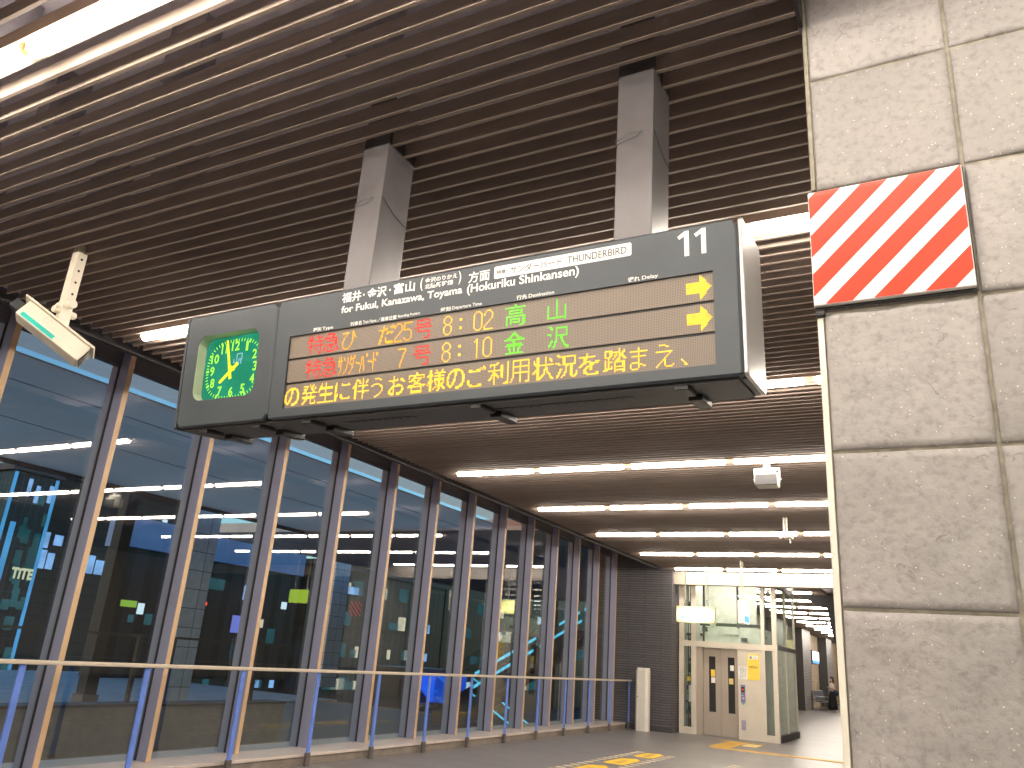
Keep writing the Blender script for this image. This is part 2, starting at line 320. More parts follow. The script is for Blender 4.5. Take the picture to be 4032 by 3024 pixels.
# ---------------------------------------------------------------- mesh building
class MB:
    def __init__(s): s.v = []; s.f = []; s.m = []; s.mi = 0
    def box(s, x0, x1, y0, y1, z0, z1):
        if x0 > x1: x0, x1 = x1, x0
        if y0 > y1: y0, y1 = y1, y0
        if z0 > z1: z0, z1 = z1, z0
        b = len(s.v)
        s.v += [(x0,y0,z0),(x1,y0,z0),(x1,y1,z0),(x0,y1,z0),(x0,y0,z1),(x1,y0,z1),(x1,y1,z1),(x0,y1,z1)]
        for q in ((0,3,2,1),(4,5,6,7),(0,1,5,4),(1,2,6,5),(2,3,7,6),(3,0,4,7)): s._f([b+i for i in q])
        return s
    def _f(s, idx): s.f.append(tuple(idx)); s.m.append(s.mi)
    def poly(s, pts):
        b = len(s.v); s.v += [tuple(p) for p in pts]; s._f(range(b, b+len(pts))); return s
    def prism(s, pts, d):
        """pts: closed outline (3-D, planar), extruded by vector d"""
        d = Vector(d); n = len(pts); b = len(s.v)
        P = [Vector(p) for p in pts]
        nrm = Vector((0,0,0))
        for i in range(n): nrm += P[i].cross(P[(i+1) % n])
        if nrm.dot(d) > 0: P.reverse()
        s.v += [tuple(p) for p in P] + [tuple(p+d) for p in P]
        s._f(range(b, b+n)); s._f([b+n+i for i in reversed(range(n))])
        for i in range(n):
            j = (i+1) % n; s._f((b+j, b+i, b+n+i, b+n+j))
        return s
    def cyl(s, p0, p1, r, n=12, r1=None, caps=True):
        p0, p1 = Vector(p0), Vector(p1); r1 = r if r1 is None else r1
        a = (p1-p0).normalized(); u = a.orthogonal().normalized(); w = a.cross(u); b = len(s.v)
        for p, rr in ((p0, r), (p1, r1)):
            for i in range(n):
                t = 2*math.pi*i/n; s.v.append(tuple(p+u*math.cos(t)*rr+w*math.sin(t)*rr))
        for i in range(n):
            j = (i+1) % n; s._f((b+i, b+j, b+n+j, b+n+i))
        if caps:
            s._f([b+i for i in reversed(range(n))]); s._f([b+n+i for i in range(n)])
        return s
    def tube(s, pts, r, n=8):
        for a, c in zip(pts[:-1], pts[1:]): s.cyl(a, c, r, n)
        return s
    def ball(s, c, rx, ry, rz, nu=12, nv=8):
        b = len(s.v); c = Vector(c)
        for i in range(1, nv):
            t = math.pi*i/nv
            for j in range(nu):
                q = 2*math.pi*j/nu
                s.v.append((c.x+rx*math.sin(t)*math.cos(q), c.y+ry*math.sin(t)*math.sin(q), c.z+rz*math.cos(t)))
        s.v += [(c.x, c.y, c.z+rz), (c.x, c.y, c.z-rz)]; top, bot = len(s.v)-2, len(s.v)-1
        for i in range(nv-2):
            for j in range(nu):
                k = (j+1) % nu; s._f((b+i*nu+j, b+(i+1)*nu+j, b+(i+1)*nu+k, b+i*nu+k))
        for j in range(nu):
            k = (j+1) % nu; s._f((top, b+j, b+k)); s._f((bot, b+(nv-2)*nu+k, b+(nv-2)*nu+j))
        return s
    def build(s, name, mat, parent=None, local=False, bevel=0.0, smooth=False, seg=2):
        me = bpy.data.meshes.new(name)
        off = Vector((0,0,0))
        if parent is not None and not local: off = world_base(parent)
        me.from_pydata([(x-off.x, y-off.y, z-off.z) for x, y, z in s.v], [], s.f)
        mats = mat if isinstance(mat, (list, tuple)) else [mat]
        for mm in mats: me.materials.append(M[mm] if isinstance(mm, str) else mm)
        if len(mats) > 1:
            for p, i in zip(me.polygons, s.m): p.material_index = i
        if bevel:
            bm = bmesh.new(); bm.from_mesh(me)
            es = [e for e in bm.edges if len(e.link_faces) == 2 and e.calc_face_angle(0) > 0.5]
            bmesh.ops.bevel(bm, geom=es, offset=bevel, segments=seg, profile=0.6, affect='EDGES', clamp_overlap=True)
            bm.to_mesh(me); bm.free()
        if smooth:
            for p in me.polygons: p.use_smooth = True
        me.update()
        o = bpy.data.objects.new(name, me); COL.objects.link(o)
        if parent is not None: o.parent = parent
        return o
def world_base(o):
    v = Vector((0,0,0))
    while o is not None: v = v + o.location; o = o.parent
    return v
def tag(o, label, cat, group=None):
    o['label'] = label; o['category'] = cat
    if group: o['group'] = group
    return o
def thing(name, label, cat, loc=(0,0,0), group=None):
    o = bpy.data.objects.new(name, None); o.empty_display_size = 0.2; COL.objects.link(o); o.location = loc
    return tag(o, label, cat, group)
def struct(o): o['kind'] = 'structure'; return o
def copy_tree(o, parent=None):
    c = o.copy(); COL.objects.link(c); c.parent = parent
    for ch in [x for x in bpy.data.objects if x.parent == o]: copy_tree(ch, c)
    return c
def kids(o): return [x for x in bpy.data.objects if x.parent == o]

# lettering: the text is turned into a thin mesh and fitted into a box lying in a plane
_tc = {}
def text_mesh(body, bold=0.0):
    key = (body, bold)
    if key in _tc: return _tc[key]
    c = bpy.data.curves.new("text", 'FONT'); c.body = body; c.size = 1.0; c.resolution_u = 3; c.offset = bold; c.space_character = 1.0
    o = bpy.data.objects.new("text", c); COL.objects.link(o)
    dg = bpy.context.evaluated_depsgraph_get(); dg.update()
    me = o.evaluated_get(dg).to_mesh()
    V = [tuple(v.co) for v in me.vertices]; F = [tuple(p.vertices) for p in me.polygons]
    bpy.data.objects.remove(o); bpy.data.curves.remove(c)
    _tc[key] = (V, F); return V, F
def lettering(mb, body, org, ux, uz, x0, x1, h0, h1, bold=0.0, proud=0.0015):
    """fit body into x0..x1, h0..h1 of the plane at org with axes ux (right) and uz (up)"""
    V, F = text_mesh(body, bold)
    if not V: return mb
    xs = [v[0] for v in V]; ys = [v[1] for v in V]
    a, b2, c, d = min(xs), max(xs), min(ys), max(ys)
    ux, uz, org = Vector(ux), Vector(uz), Vector(org); nrm = ux.cross(uz)
    b = len(mb.v)
    for v in V:
        p = org + ux*(x0+(v[0]-a)/(b2-a)*(x1-x0)) + uz*(h0+(v[1]-c)/max(1e-6, d-c)*(h1-h0)) + nrm*proud
        mb.v.append(tuple(p))
    for f in F: mb._f([b+i for i in f])
    return mb
def rrect(x0, x1, h0, h1, r, n=5):
    pts = []
    for cx, cy, a0 in ((x1-r, h1-r, 0), (x0+r, h1-r, 90), (x0+r, h0+r, 180), (x1-r, h0+r, 270)):
        for i in range(n+1):
            t = math.radians(a0+90*i/n); pts.append((cx+r*math.cos(t), cy+r*math.sin(t)))
    return pts

# ================================================================ SETTING
XG = -8.044                       # inner face of the glazing
MS, MY0 = 1.2933, 2.7488          # mullion spacing and phase along the corridor
ROW0, ROWS = 1.523, 2.732         # rows of ceiling tubes
ZC = 4.0                          # underside of the slats

o = struct(MB().box(-8.0, 9, -12, 75, -0.3, 0).build('floor', 'floor'))
# slatted ceiling: blades 20 x 80 mm every 109 mm, running across the corridor
mb = MB(); k = 0; y = ROW0 - 0.0546 - 0.1093*128
while y < 62:
    if y < 20.9: spans = [(-6.53, -0.322), (-0.25, 8.9)] if y < 1.8 else ([(-6.53, -0.322), (1.26, 8.9)] if y < 4.05 else [(-6.53, 8.9)])
    else: spans = [(-6.45 if y < 21.3 else -7.25, -3.25)]
    for a, b in spans: mb.box(a, b, y-0.009, y+0.009, ZC, ZC+0.080)
    y += 0.1093
struct(mb.build('ceiling', 'slat'))
mb = MB()
mb.box(-8.3, 9, -12, 75, 4.62, 4.9)
struct(mb.build('ceiling_deck', 'deck'))
mb = MB()
for i in range(24):                # ducts, hangers and cable trays half hidden above the blades
    x = -6.2 + (i % 7)*0.95 + random.uniform(-.2, .2); yy = 0.9 + (i//7)*0.62 + random.uniform(-.12, .12)
    mb.box(x, x+random.uniform(.10, .3), yy, yy+random.uniform(.10, .24), 4.22+random.uniform(0, .1), 4.615)
for yy in (1.1, 3.3, 6.1, 9.2, 12.0, 15.0, 18.1): mb.box(-6.6, -0.4, yy, yy+0.06, 4.14, 4.2)
struct(mb.build('ceiling_hangers', 'duct'))
mb = MB(); mb.box(-6.72, -6.66, -12, 20.85, 3.985, 4.06)
mb.box(-0.318, -0.302, -12, 2.76, 4.004, 4.25)
mb.box(-0.255, -0.235, -12, 1.8, 4.004, 4.25)
struct(mb.build('ceiling_trim', 'void'))

# ---------------- glazed wall
gw = thing('glazed_wall', 'tall window wall of grey mullions along the left of the concourse', 'window wall', (XG, 9, 0))
ML = []
for i in range(-3, 15):
    y = MY0 + MS*i
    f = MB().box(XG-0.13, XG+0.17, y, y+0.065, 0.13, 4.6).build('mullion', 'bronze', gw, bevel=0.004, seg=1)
    MB().box(XG+0.1705, XG+0.1745, y+0.002, y+0.063, 0.14, 4.59).build('warm_light_strip', 'tan', f)  # strip added in tan to paint warm lamplight on the mullion front
    MB().box(XG+0.0, XG+0.022, y-0.014, y-0.0005, 0.14, 4.3).build('gasket', 'gasket', f)
    ML.append(y)
for i in range(len(ML)-1):
    MB().box(XG-0.010, XG, ML[i]+0.066, ML[i+1]-0.015, 0.135, 4.29).build('pane', 'glass', gw)
MB().box(XG-0.06, XG+0.03, ML[0]-1.2, ML[-1]+0.06, 4.296, 4.615).build('header_panel', 'header', gw)
MB().box(-8.5, -7.50, -9, 20.85, 0.10, 0.138).build('sill', 'sill', gw, bevel=0.006)
MB().box(-8.4, -7.515, -9, 20.85, 0.002, 0.099).build('kerb', 'kerb', gw)

# ---------------- handrail with flat steel posts
hr = thing('handrail', 'long low handrail on flat posts in front of the window wall', 'handrail', (-7.43, 9, 0))
MB().box(-7.465, -7.395, -4, 20.95, 1.128, 1.168).build('rail', 'rail', hr, bevel=0.012, seg=3)
for i in range(-12, 6):
    y = 14.125 + 1.345*i
    if y < -3.8: continue
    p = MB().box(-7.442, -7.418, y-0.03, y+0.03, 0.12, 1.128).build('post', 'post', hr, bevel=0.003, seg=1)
    MB().box(-7.452, -7.408, y-0.036, y+0.036, 0.001, 0.16).build('post_foot', 'foot', p, bevel=0.003, seg=1)

# ---------------- ceiling tubes
ORD = ['first', 'second', 'third', 'fourth', 'fifth', 'sixth', 'seventh', 'eighth', 'ninth', 'tenth', 'eleventh', 'twelfth', 'thirteenth', 'fourteenth']
def lamp_proto():
    t = bpy.data.objects.new('tube_light', None); COL.objects.link(t)
    MB().box(0.0, 1.33, -0.022, 0.022, 0.042, 0.075).build('batten', 'batten', t, local=True)
    tb_ = MB().cyl((0.062, 0, 0.0), (1.268, 0, 0.0), 0.040, 16); tb_.v = [(x_, y_, z_*1.2-0.008) for x_, y_, z_ in tb_.v]  # made fatter than a real tube so its outline includes the bloom
    tb_.build('tube', 'tube', t, local=True)
    for x in (0.034, 1.296): MB().box(x-0.022, x+0.022, -0.02, 0.02, -0.016, 0.041).build('socket', 'socket', t, local=True)
    return t
proto = lamp_proto(); first = True
def row_name(j):
    if j < -1: return None
    return {-1: 'the top left overhead row', 0: 'the row behind the board',
            1: 'the row under the board end'}.get(j)
def put_lamp(x, y, z, label, group):
    global first
    t = proto if first else copy_tree(proto)
    first = False
    t.location = (x, y, z); tag(t, label, 'ceiling light', group)
for j in range(-4, 8):
    y = ROW0 + ROWS*(j+1)
    if j > 6: continue
    for k in range(7):
        x = -6.22 + 1.335*k
        if j == 6 and k > 3: continue
        if j < -1: lab = 'ceiling tube behind the viewer, %s row back, %s from the window wall' % (ORD[-2-j], ORD[k])
        elif row_name(j): lab = 'ceiling tube in %s, %s from the window wall' % (row_name(j), ORD[k])
        else: lab = 'ceiling tube, %s row out from the lift, %s from the window wall' % (ORD[6-j], ORD[k])
        put_lamp(x, y, ZC+0.005, lab, 'ceiling tubes of the concourse')
for k in range(2): put_lamp(-6.2+1.335*k, 23.40, ZC+0.005, 'ceiling tube seen through the lift glass, %s side' % ('wall', 'near')[k], 'ceiling tubes of the far passage')
for n, y in enumerate([26.11, 28.84, 31.57, 34.31, 37.04, 39.77, 42.5, 45.2, 47.9, 50.7, 53.4, 56.1, 58.9, 61.6]):
    for k in range(2):
        lab = 'ceiling tube in the far passage, %s row beyond the lift, on the %s side' % (ORD[n], ('wall', 'near')[k])
        put_lamp(-6.2+1.335*k, y+0.02, ZC+0.005, lab, 'ceiling tubes of the far passage')

# ---------------- stone pillar with hazard panel
def pillar(y0, label, zrows):
    t = thing('stone_pillar', label, 'pillar', (0.47, y0+0.6, 0))
    MB().box(-0.293, 1.215, y0+0.012, y0+1.22, 0, 4.6).build('pillar_core', 'grout', t)
    mb = MB(); rnd = random.Random(3)
    zs = zrows
    def et(t_): return 0.0 if t_ < 1e-6 else 1.0 if t_ > 1-1e-6 else 0.011+(t_-1/24)*(0.978/(22/24))   # narrow rim, even middle
    for a, b in zip(zs[:-1], zs[1:]):
        for x0, x1 in ((-0.290, 0.184), (0.195, 0.699), (0.710, 1.212)):
            # the visible face of each tile: a grid with a riven, uneven surface
            nx, nz = 24, 24; base = len(mb.v); fz0, fz1 = a+0.0055, b-0.0055
            ox, oz = rnd.uniform(0, 50), rnd.uniform(0, 50)
            for iz in range(nz+1):
                for ix in range(nx+1):
                    x = x0+(x1-x0)*et(ix/nx); z = fz0+(fz1-fz0)*et(iz/nz)
                    h = 0.0022*math.sin((x+ox)*23+2.0*math.sin((z+oz)*11)) + 0.0018*math.sin((z+oz)*31+1.7*math.sin((x+ox)*17)) + rnd.uniform(-.0012, .0012)
                    if ix in (0, nx) or iz in (0, nz): h = 0.010
                    mb.v.append((x, y0+h, z))
            for iz in range(nz):
                for ix in range(nx):
                    q = base+iz*(nx+1)+ix; mb._f((q, q+1, q+nx+2, q+nx+1))
            # rim back to the core
            ring = [base+i for i in range(nx+1)] + [base+i*(nx+1)+nx for i in range(1, nz+1)] + [base+nz*(nx+1)+i for i in range(nx-1, -1, -1)] + [base+i*(nx+1) for i in range(nz-1, 0, -1)]
            b2 = len(mb.v)
            for r_ in ring: v = mb.v[r_]; mb.v.append((v[0], y0+0.02, v[2]))
            L_ = len(ring)
            for i in range(L_):
                jn = (i+1) % L_; mb._f((ring[jn], ring[i], b2+i, b2+jn))
    o = mb.build('stone_tiles', 'stone', t, smooth=True)
    mb = MB()
    for a, b in zip(zs[:-1], zs[1:]):
        for yy in (0.03, 0.62): mb.box(-0.308, -0.2935, y0+yy, y0+yy+0.575, a+0.0055, b-0.0055)
    mb.build('side_tiles', 'stone', t)
    return t
ZR = [0.0, 0.19, 0.70, 1.209, 1.718, 2.225, 2.735, 3.234, 3.737, 4.24, 4.62]
pl = pillar(2.77, 'big grey stone tiled pillar filling the right edge with a striped panel on it', ZR)
MB().prism([(-0.3145, 2.82, 0.0), (-0.3145, 2.774, 0.0), (-0.311, 2.7695, 0.0), (-0.294, 2.7695, 0.0), (-0.294, 2.82, 0.0)], (0, 0, 2.715)).build('corner_guard', 'guard', pl)
MB().prism([(-0.310, 2.82, 3.245), (-0.310, 2.78, 3.245), (-0.305, 2.775, 3.245), (-0.294, 2.775, 3.245), (-0.294, 2.82, 3.245)], (0, 0, 1.3)).build('edge_bead', 'grout', pl)
pillar(21.3, 'far stone tiled pillar standing behind the big near pillar', ZR)
hz = thing('hazard_panel', 'red and white diagonal striped panel mounted on the stone pillar', 'hazard panel', (-0.068, 2.74, 2.98))
X0, X1, Z0, Z1, YH = -0.319, 0.183, 2.750, 3.212, 2.736
MB().box(X0, X1, YH, YH+0.022, Z0, Z1).build('panel', 'sheetw', hz, bevel=0.003, seg=1)
mb = MB()
def clip(poly, f):
    out = []
    for i in range(len(poly)):
        a, b = poly[i], poly[(i+1) % len(poly)]; fa, fb = f(a), f(b)
        if fa >= 0: out.append(a)
        if fa*fb < 0: t = fa/(fa-fb); out.append((a[0]+t*(b[0]-a[0]), a[1]+t*(b[1]-a[1])))
    return out
w, h = X1-X0, Z1-Z0
for k in range(-4, 4):
    c0, c1 = 0.036+0.1564*k, 0.124+0.1564*k
    P = [(0.003, 0.003), (w-0.003, 0.003), (w-0.003, h-0.003), (0.003, h-0.003)]
    P = clip(P, lambda p: (p[0]-p[1])-c0)
    if len(P) > 2: P = clip(P, lambda p: c1-(p[0]-p[1]))
    if len(P) > 2: mb.poly([(X0+p[0], YH-0.0012, Z0+p[1]) for p in P])
mb.build('red_stripes', 'sheetr', hz)
MB().box(X0+0.002, X1+0.006, YH+0.0225, YH+0.033, Z0-0.007, Z1+0.004).build('back_plate', 'black', hz)
MB().box(X0+0.004, X0+0.032, YH+0.012, YH+0.04, Z0-0.030, Z0-0.0165).build('bracket', 'black', hz)

h2 = copy_tree(hz); h2.location = (0.85, 21.3-0.033, 2.62)
tag(h2, 'far red and white striped panel on the far pillar, seen only as a reflection', 'hazard panel')

# 16-dot glyphs of the amber, red and green lines
LED = {
    '特': '...#......#....|.#.#......#....|.#.#...#######.|.####.....#....|#####.....#....|#..#..#########|#..#........#..|...#........#..|..#############|####........#..|...#...##...#..|...#....#...#..|...#.....#..#..|...#........#..|...#......###..',
    '急': '....##.........|....#######....|...##....##....|..#.....##.....|#############..|............#..|...##########..|...........##..|...........##..|..###########..|......##.......|.##.#..##...##.|.#..#...#..#.#.|##..#......#.##|....#######....',
    'ひ': '..........#...|.######...##..|.....#....##..|....#.....#.#.|...#......#.#.|..#.......#..#|..#.......#...|.#........#...|.#........#...|.#.......#....|.#.......#....|.#......#.....|..#....#......|...####.......',
    'だ': '....#.......#.|....#.....####|....#.##...#.#|########......|...##.........|...#...######.|...#...##..#..|..##..........|..##..........|..#...#.......|.##...#.......|.##...#.......|.#....#######.|##.....######.',
    '号': '..###########..|..#.........#..|..#.........#..|..###########..|...............|###############|...#...........|...#...........|...##########..|............#..|............#..|............#..|...........##..|........####...',
    '高': '.......#.......|.......##......|###############|...............|...##########..|...#.......##..|...##########..|...............|.##############|.#...........##|.#..#######..##|.#..#.....#..##|.#..#######..##|.#..#........##|.#.........###.',
    '山': '......#......|......#......|......#......|......#......|#.....#.....#|#.....#.....#|#.....#.....#|#.....#.....#|#.....#.....#|#.....#.....#|#.....#.....#|#.....#.....#|#############|............#',
    '金': '.......#.......|......###......|.....##.##.....|....##...##....|..###.....###..|###############|......##.......|.......#.......|..###########..|.#############.|...#...#...#...|...##..#..##...|....#..#..#....|....#..#..#....|.#############.',
    '沢': '.##............|..##..########.|...#..#......#.|......#......#.|......#......#.|###...#......#.|..#...########.|......#..##....|......#..##....|...#..#...#....|..##.##...##...|..#..#.....#...|.##..#.....##..|.#..##......###|....#........##',
    'の': '.....#####....|...#########..|..##..##...##.|.##...##...##.|.#....##....##|##....#.....##|##....#.....##|#....##.....##|##...##.....##|##..##......##|##..##.....##.|.####.....###.|..##...#####..|.......###....',
    '発': '........#..#...|..#####.#.##...|.....#...##..#.|..####...##.##.|...##.....##...|..###......##..|.##############|.....#...#.....|.....#...#.....|.#############.|..###########..|....##...#.....|...##....#...#.|..##.....#...#.|.##......#####.',
    '生': '...#...#.......|...#...#.......|..##...#.......|..############.|.#############.|.#.....#.......|##.....#.......|.......#.......|..############.|..###########..|.......#.......|.......#.......|.......#.......|.......#.......|###############',
    'に': '.#............|.#....#.....#.|##....########|##............|##............|##............|##............|#.............|#.#...........|###..##.......|###..##.......|##...###.....#|##....########|##............',
    '伴': '....#....#.....|...####..#...#.|...#..#..#..##.|..##..##.#..#..|..##.....#.....|.###.#########.|####.....##....|..##.....#.....|..##.....#.....|..##.##########|..##.....##....|..##.....#.....|..##.....#.....|..##.....#.....|..##.....#.....',
    'う': '....####......|........##....|..............|..............|...#####......|.##.....##....|.........##...|..........#...|..........#...|..........#...|.........#....|........#.....|......##......|....##........',
    'お': '....#.........|....#.........|....#..#..##..|########..###.|...##.......##|....#.........|....#..###....|...#########..|..###......#..|.##.#......##.|##..#......##.|##..#.....##..|#####..#####..|..###..###....',
    '客': '.......#.......|.......##......|.#############.|.#...##......#.|.#..########.#.|...###...##....|.###.##.##.....|......###......|.....######....|.#####....#####|############.#.|...#.......#...|...#.......#...|...#########...|...#########...',
    '様': '..##...#....#..|..##....#..##..|..##..#########|.####....##....|#####.########.|..##.....##....|..##..########.|..###.########.|.####.#..##..#.|.###...#.##.##.|#.##...#.####..|..##....#####..|..##..##.##.##.|..##.#...##..##|..##....##.....',
    'ご': '............#.|..........#.##|.###...###.#.#|.#########....|..............|..............|..............|..............|..............|##............|##............|##............|.###....###...|..#########...',
    '利': '......##......#|.######.......#|.#..#....##...#|....#....##...#|....#....##...#|###########...#|...##....##...#|...###...##...#|..#####..##...#|..#.#.##.##...#|.##.#..#..#...#|##..#.........#|....#.........#|....#........##|....#......####',
    '用': '..############.|..#....#.....#.|..#....#.....#.|..#....#.....#.|..############.|..#....#.....#.|..#....#.....#.|..#....#.....#.|..############.|..#....#.....#.|..#....#.....#.|..#....#.....#.|.#.....#.....#.|.#.....#.....#.|#......#...###.',
    '状': '...##....#.....|...##....#..#..|.#.##....#..##.|.#.##....#...#.|.####....#.....|..#############|...##....#.....|...##....##....|..###...###....|.####...#.#....|##.##...#.##...|...##..##..##..|...##.##....#..|...####.....##.|...###.......##',
    '況': '.##............|..############.|.....##......#.|.....##......#.|.....##......#.|###..##......#.|..##.#########.|.......##.##...|.......#..##...|...##..#..##...|...#...#..##...|..##..##..##..#|..#...#...##..#|.##..##...##.##|.#..#......###.',
    'を': '.....#........|.....#........|###########...|...###........|...##.........|...#####...###|..###..######.|.##....###....|##...####.....|....##.##.....|...##..##.....|...##.........|...###.....##.|.....########.',
    '踏': '..........#....|.#####....#..#.|.#..#######.##.|.#..##..#.###..|.#..##.##.###..|.####..#..#.##.|...#..#..##..##|.#.#....###....|.#.###.#######.|.#.#...#....##.|.#.#...#....##.|.#.#.#.#######.|.#####.#.....#.|###....#######.|.......#....##.',
    'ま': '......#.......|......#.......|.###########..|......#.......|......#.......|..#########...|......#.......|......#.......|......#.......|..#####.......|.#....###.....|.#....#..##...|.#....#.......|..####........',
    'え': '...####.......|.......##.....|..............|..............|.##########...|.........#....|........#.....|.......#......|......#.......|.....##.......|....#.#.......|...#..#.......|..#...#....#..|.#.....####...',
    '、': '#...|.#..|..#.|..##',
    '0': '..###..|.#...#.|#.....#|#.....#|#.....#|#.....#|#.....#|#.....#|#.....#|#.....#|#.....#|#.....#|.#...#.|..###..',
    '1': '...#...|..##...|.#.#...|...#...|...#...|...#...|...#...|...#...|...#...|...#...|...#...|...#...|...#...|...#...',
    '2': '..###..|.#...#.|#.....#|#.....#|......#|......#|.....#.|....#..|...#...|..#....|.#.....|#......|#......|#######',
    '5': '#######|#......|#......|#......|#......|#####..|.....#.|......#|......#|......#|......#|#.....#|.#...#.|..###..',
    '7': '#######|......#|......#|.....#.|.....#.|....#..|....#..|....#..|...#...|...#...|...#...|..#....|..#....|..#....',
    '8': '..###..|.#...#.|#.....#|#.....#|#.....#|.#...#.|..###..|.#...#.|#.....#|#.....#|#.....#|#.....#|.#...#.|..###..',
    ':': '..|..|..|##|##|..|..|..|..|##|##|..|..|..',
    'ｻ': '.#..#..|.#..#..|.#..#..|#######|.#..#..|.#..#..|.#..#..|.#..#..|....#..|....#..|....#..|...#...|..#....|.#.....',
    'ﾝ': '.......|#.....#|.#....#|..#...#|......#|......#|.....#.|.....#.|.....#.|....#..|....#..|...#...|.##....|#......',
    'ﾀ': '..#....|..#....|..#####|..#...#|.#....#|.#....#|#..#..#|....##.|.....#.|....#.#|....#..|...#...|..#....|##.....',
    'ﾞ': '#.#|#.#|.#.|...|...|...|...|...|...|...|...|...|...|...',
    'ｰ': '.......|.......|.......|.......|.......|#......|.#####.|......#|.......|.......|.......|.......|.......|.......',
    'ﾊ': '.......|.......|..#.#..|..#.#..|..#.#..|..#..#.|..#..#.|..#..#.|.#...#.|.#....#|.#....#|#.....#|#.....#|#......',
    'ﾄ': '.#.....|.#.....|.#.....|.#.....|.##....|.#.##..|.#...#.|.#.....|.#.....|.#.....|.#.....|.#.....|.#.....|.#.....',
}

# ================================================================ DEPARTURE BOARD
BX = -2.04
bd = thing('departure_board', 'long dark hanging departure board with amber departure lines, green clock and platform number 11', 'departure board', (BX, 2.70, 2.82))
TILT = math.radians(5.07); bd.rotation_euler = (TILT, 0, 0)
def ring(mb, x0, x1, h0, h1, ix0, ix1, ih0, ih1, r, depth, ch=0.009, n=5):
    inner = rrect(ix0, ix1, ih0, ih1, r, n); outer = []; outer2 = []
    for i in range(len(inner)):
        q = i//(n+1)
        sx = (1, -1, -1, 1)[q]; sz = (1, 1, -1, -1)[q]
        t = (i % (n+1))/n
        X = x1 if sx > 0 else x0; Z = h1 if sz > 0 else h0
        # spread the arc points over the two outer edges that meet in this corner
        px, pz = inner[i]
        if q in (0, 2): a, b2 = (X, pz), (px, Z)
        else: a, b2 = (px, Z), (X, pz)
        P = (a[0]+(X-a[0])*min(1, 2*t), a[1]+(Z-a[1])*min(1, 2*t)) if t <= .5 else (X+(b2[0]-X)*(2*t-1), Z+(b2[1]-Z)*(2*t-1))
        outer.append(P)
        cx, cz = (x0+x1)/2, (h0+h1)/2
        outer2.append((P[0] - math.copysign(ch, P[0]-cx) if abs(P[0]-X) < 1e-6 else P[0], P[1] - math.copysign(ch, P[1]-cz) if abs(P[1]-Z) < 1e-6 else P[1]))
    L_ = len(inner); b = len(mb.v)
    mb.v += [(x, 0, z) for x, z in inner] + [(x, 0, z) for x, z in outer2] + [(x, ch, z) for x, z in outer] + [(x, depth, z) for x, z in outer] + [(x, depth, z) for x, z in inner]
    for i in range(L_):
        j = (i+1) % L_
        mb._f((b+i, b+L_+i, b+L_+j, b+j)[::-1])
        mb._f((b+L_+i, b+2*L_+i, b+2*L_+j, b+L_+j)[::-1])
        mb._f((b+2*L_+i, b+3*L_+i, b+3*L_+j, b+2*L_+j)[::-1])
        mb._f((b+4*L_+i, b+i, b+j, b+4*L_+j)[::-1])
    return mb
def bx(v): return v-BX
# clock half
ring(MB(), bx(-3.52), bx(-2.8745), -0.3075, 0.311, bx(-3.4265), bx(-2.982), -0.168, 0.188, 0.062, 0.06).build('clock_front', 'board', bd, local=True)
MB().box(bx(-3.52), bx(-2.8745), 0.0605, 0.33, -0.3075, 0.311).build('clock_case', 'board', bd, local=True)
mb = MB(); RR = rrect(bx(-3.4262), bx(-2.9823), -0.1677, 0.1877, 0.0617)
n_ = len(RR)
mb.v += [(x, 0.002, z) for x, z in RR] + [(x, 0.0598, z) for x, z in RR]
for i in range(n_): mb._f((i, (i+1) % n_, n_+(i+1) % n_, n_+i))
mb.build('clock_reveal', 'cream', bd, local=True)
DY = 0.0575
dial = MB().poly([(x, DY, z) for x, z in rrect(bx(-3.424), bx(-2.984), -0.166, 0.186, 0.06)][::-1] if False else [(x, DY, z) for x, z in rrect(bx(-3.424), bx(-2.984), -0.166, 0.186, 0.06)]).build('clock_dial', 'dial', bd, local=True)
CX, CZ = bx(-3.205), 0.004
O = (0, DY, 0)
mb = MB()
RX, RZ = 0.200, 0.164
def sq(a, rx, rz, p=2.7):
    s_, c_ = math.sin(a), math.cos(a); k_ = (abs(s_)**p+abs(c_)**p)**(-1/p); return rx*s_*k_, rz*c_*k_
for i in range(60):
    a = 2*math.pi*i/60
    dx, dz = sq(a, RX, RZ); ln = 0.018 if i % 5 else 0.021; wd = 0.0022 if i % 5 else 0.006
    d = Vector((math.sin(a), math.cos(a))); ux = Vector((d.y, -d.x))
    P = [Vector((dx, dz))-d*0+ux*wd, Vector((dx, dz))+ux*-wd, Vector((dx, dz))-d*ln-ux*wd, Vector((dx, dz))-d*ln+ux*wd]
    mb.poly([(CX+q.x, DY-0.002, CZ+q.y) for q in P][::-1])
for hh in range(1, 13):
    a = 2*math.pi*hh/12; dx, dz = sq(a, RX*0.775, RZ*0.76)
    wv = 0.030 if hh < 10 else 0.056
    if hh in (1,): wv = 0.016
    if hh == 11: wv = 0.040
    lettering(mb, str(hh), O, (1,0,0), (0,0,1), CX+dx-wv/2, CX+dx+wv/2, CZ+dz-0.0255, CZ+dz+0.0255, bold=0.02, proud=0.002)
mb.build('numerals', 'numeral', dial, local=True)
def hand(mb, tip, tail, w0, w1, yy):
    t, q = Vector(tip), Vector(tail); d = (t-q).normalized(); s_ = Vector((-d.y, d.x))
    P = [q+s_*w0, q-s_*w0, t-s_*w1-d*0.006, t-d*0, t+s_*w1-d*0.006]
    mb.prism([(p.x, yy, p.y) for p in P], (0, 0.004, 0))
mb = MB(); hand(mb, (bx(-3.283), -0.072), (bx(-3.160), 0.026), 0.0085, 0.0075, DY-0.018); mb.build('hour_hand', 'hand', dial, local=True)
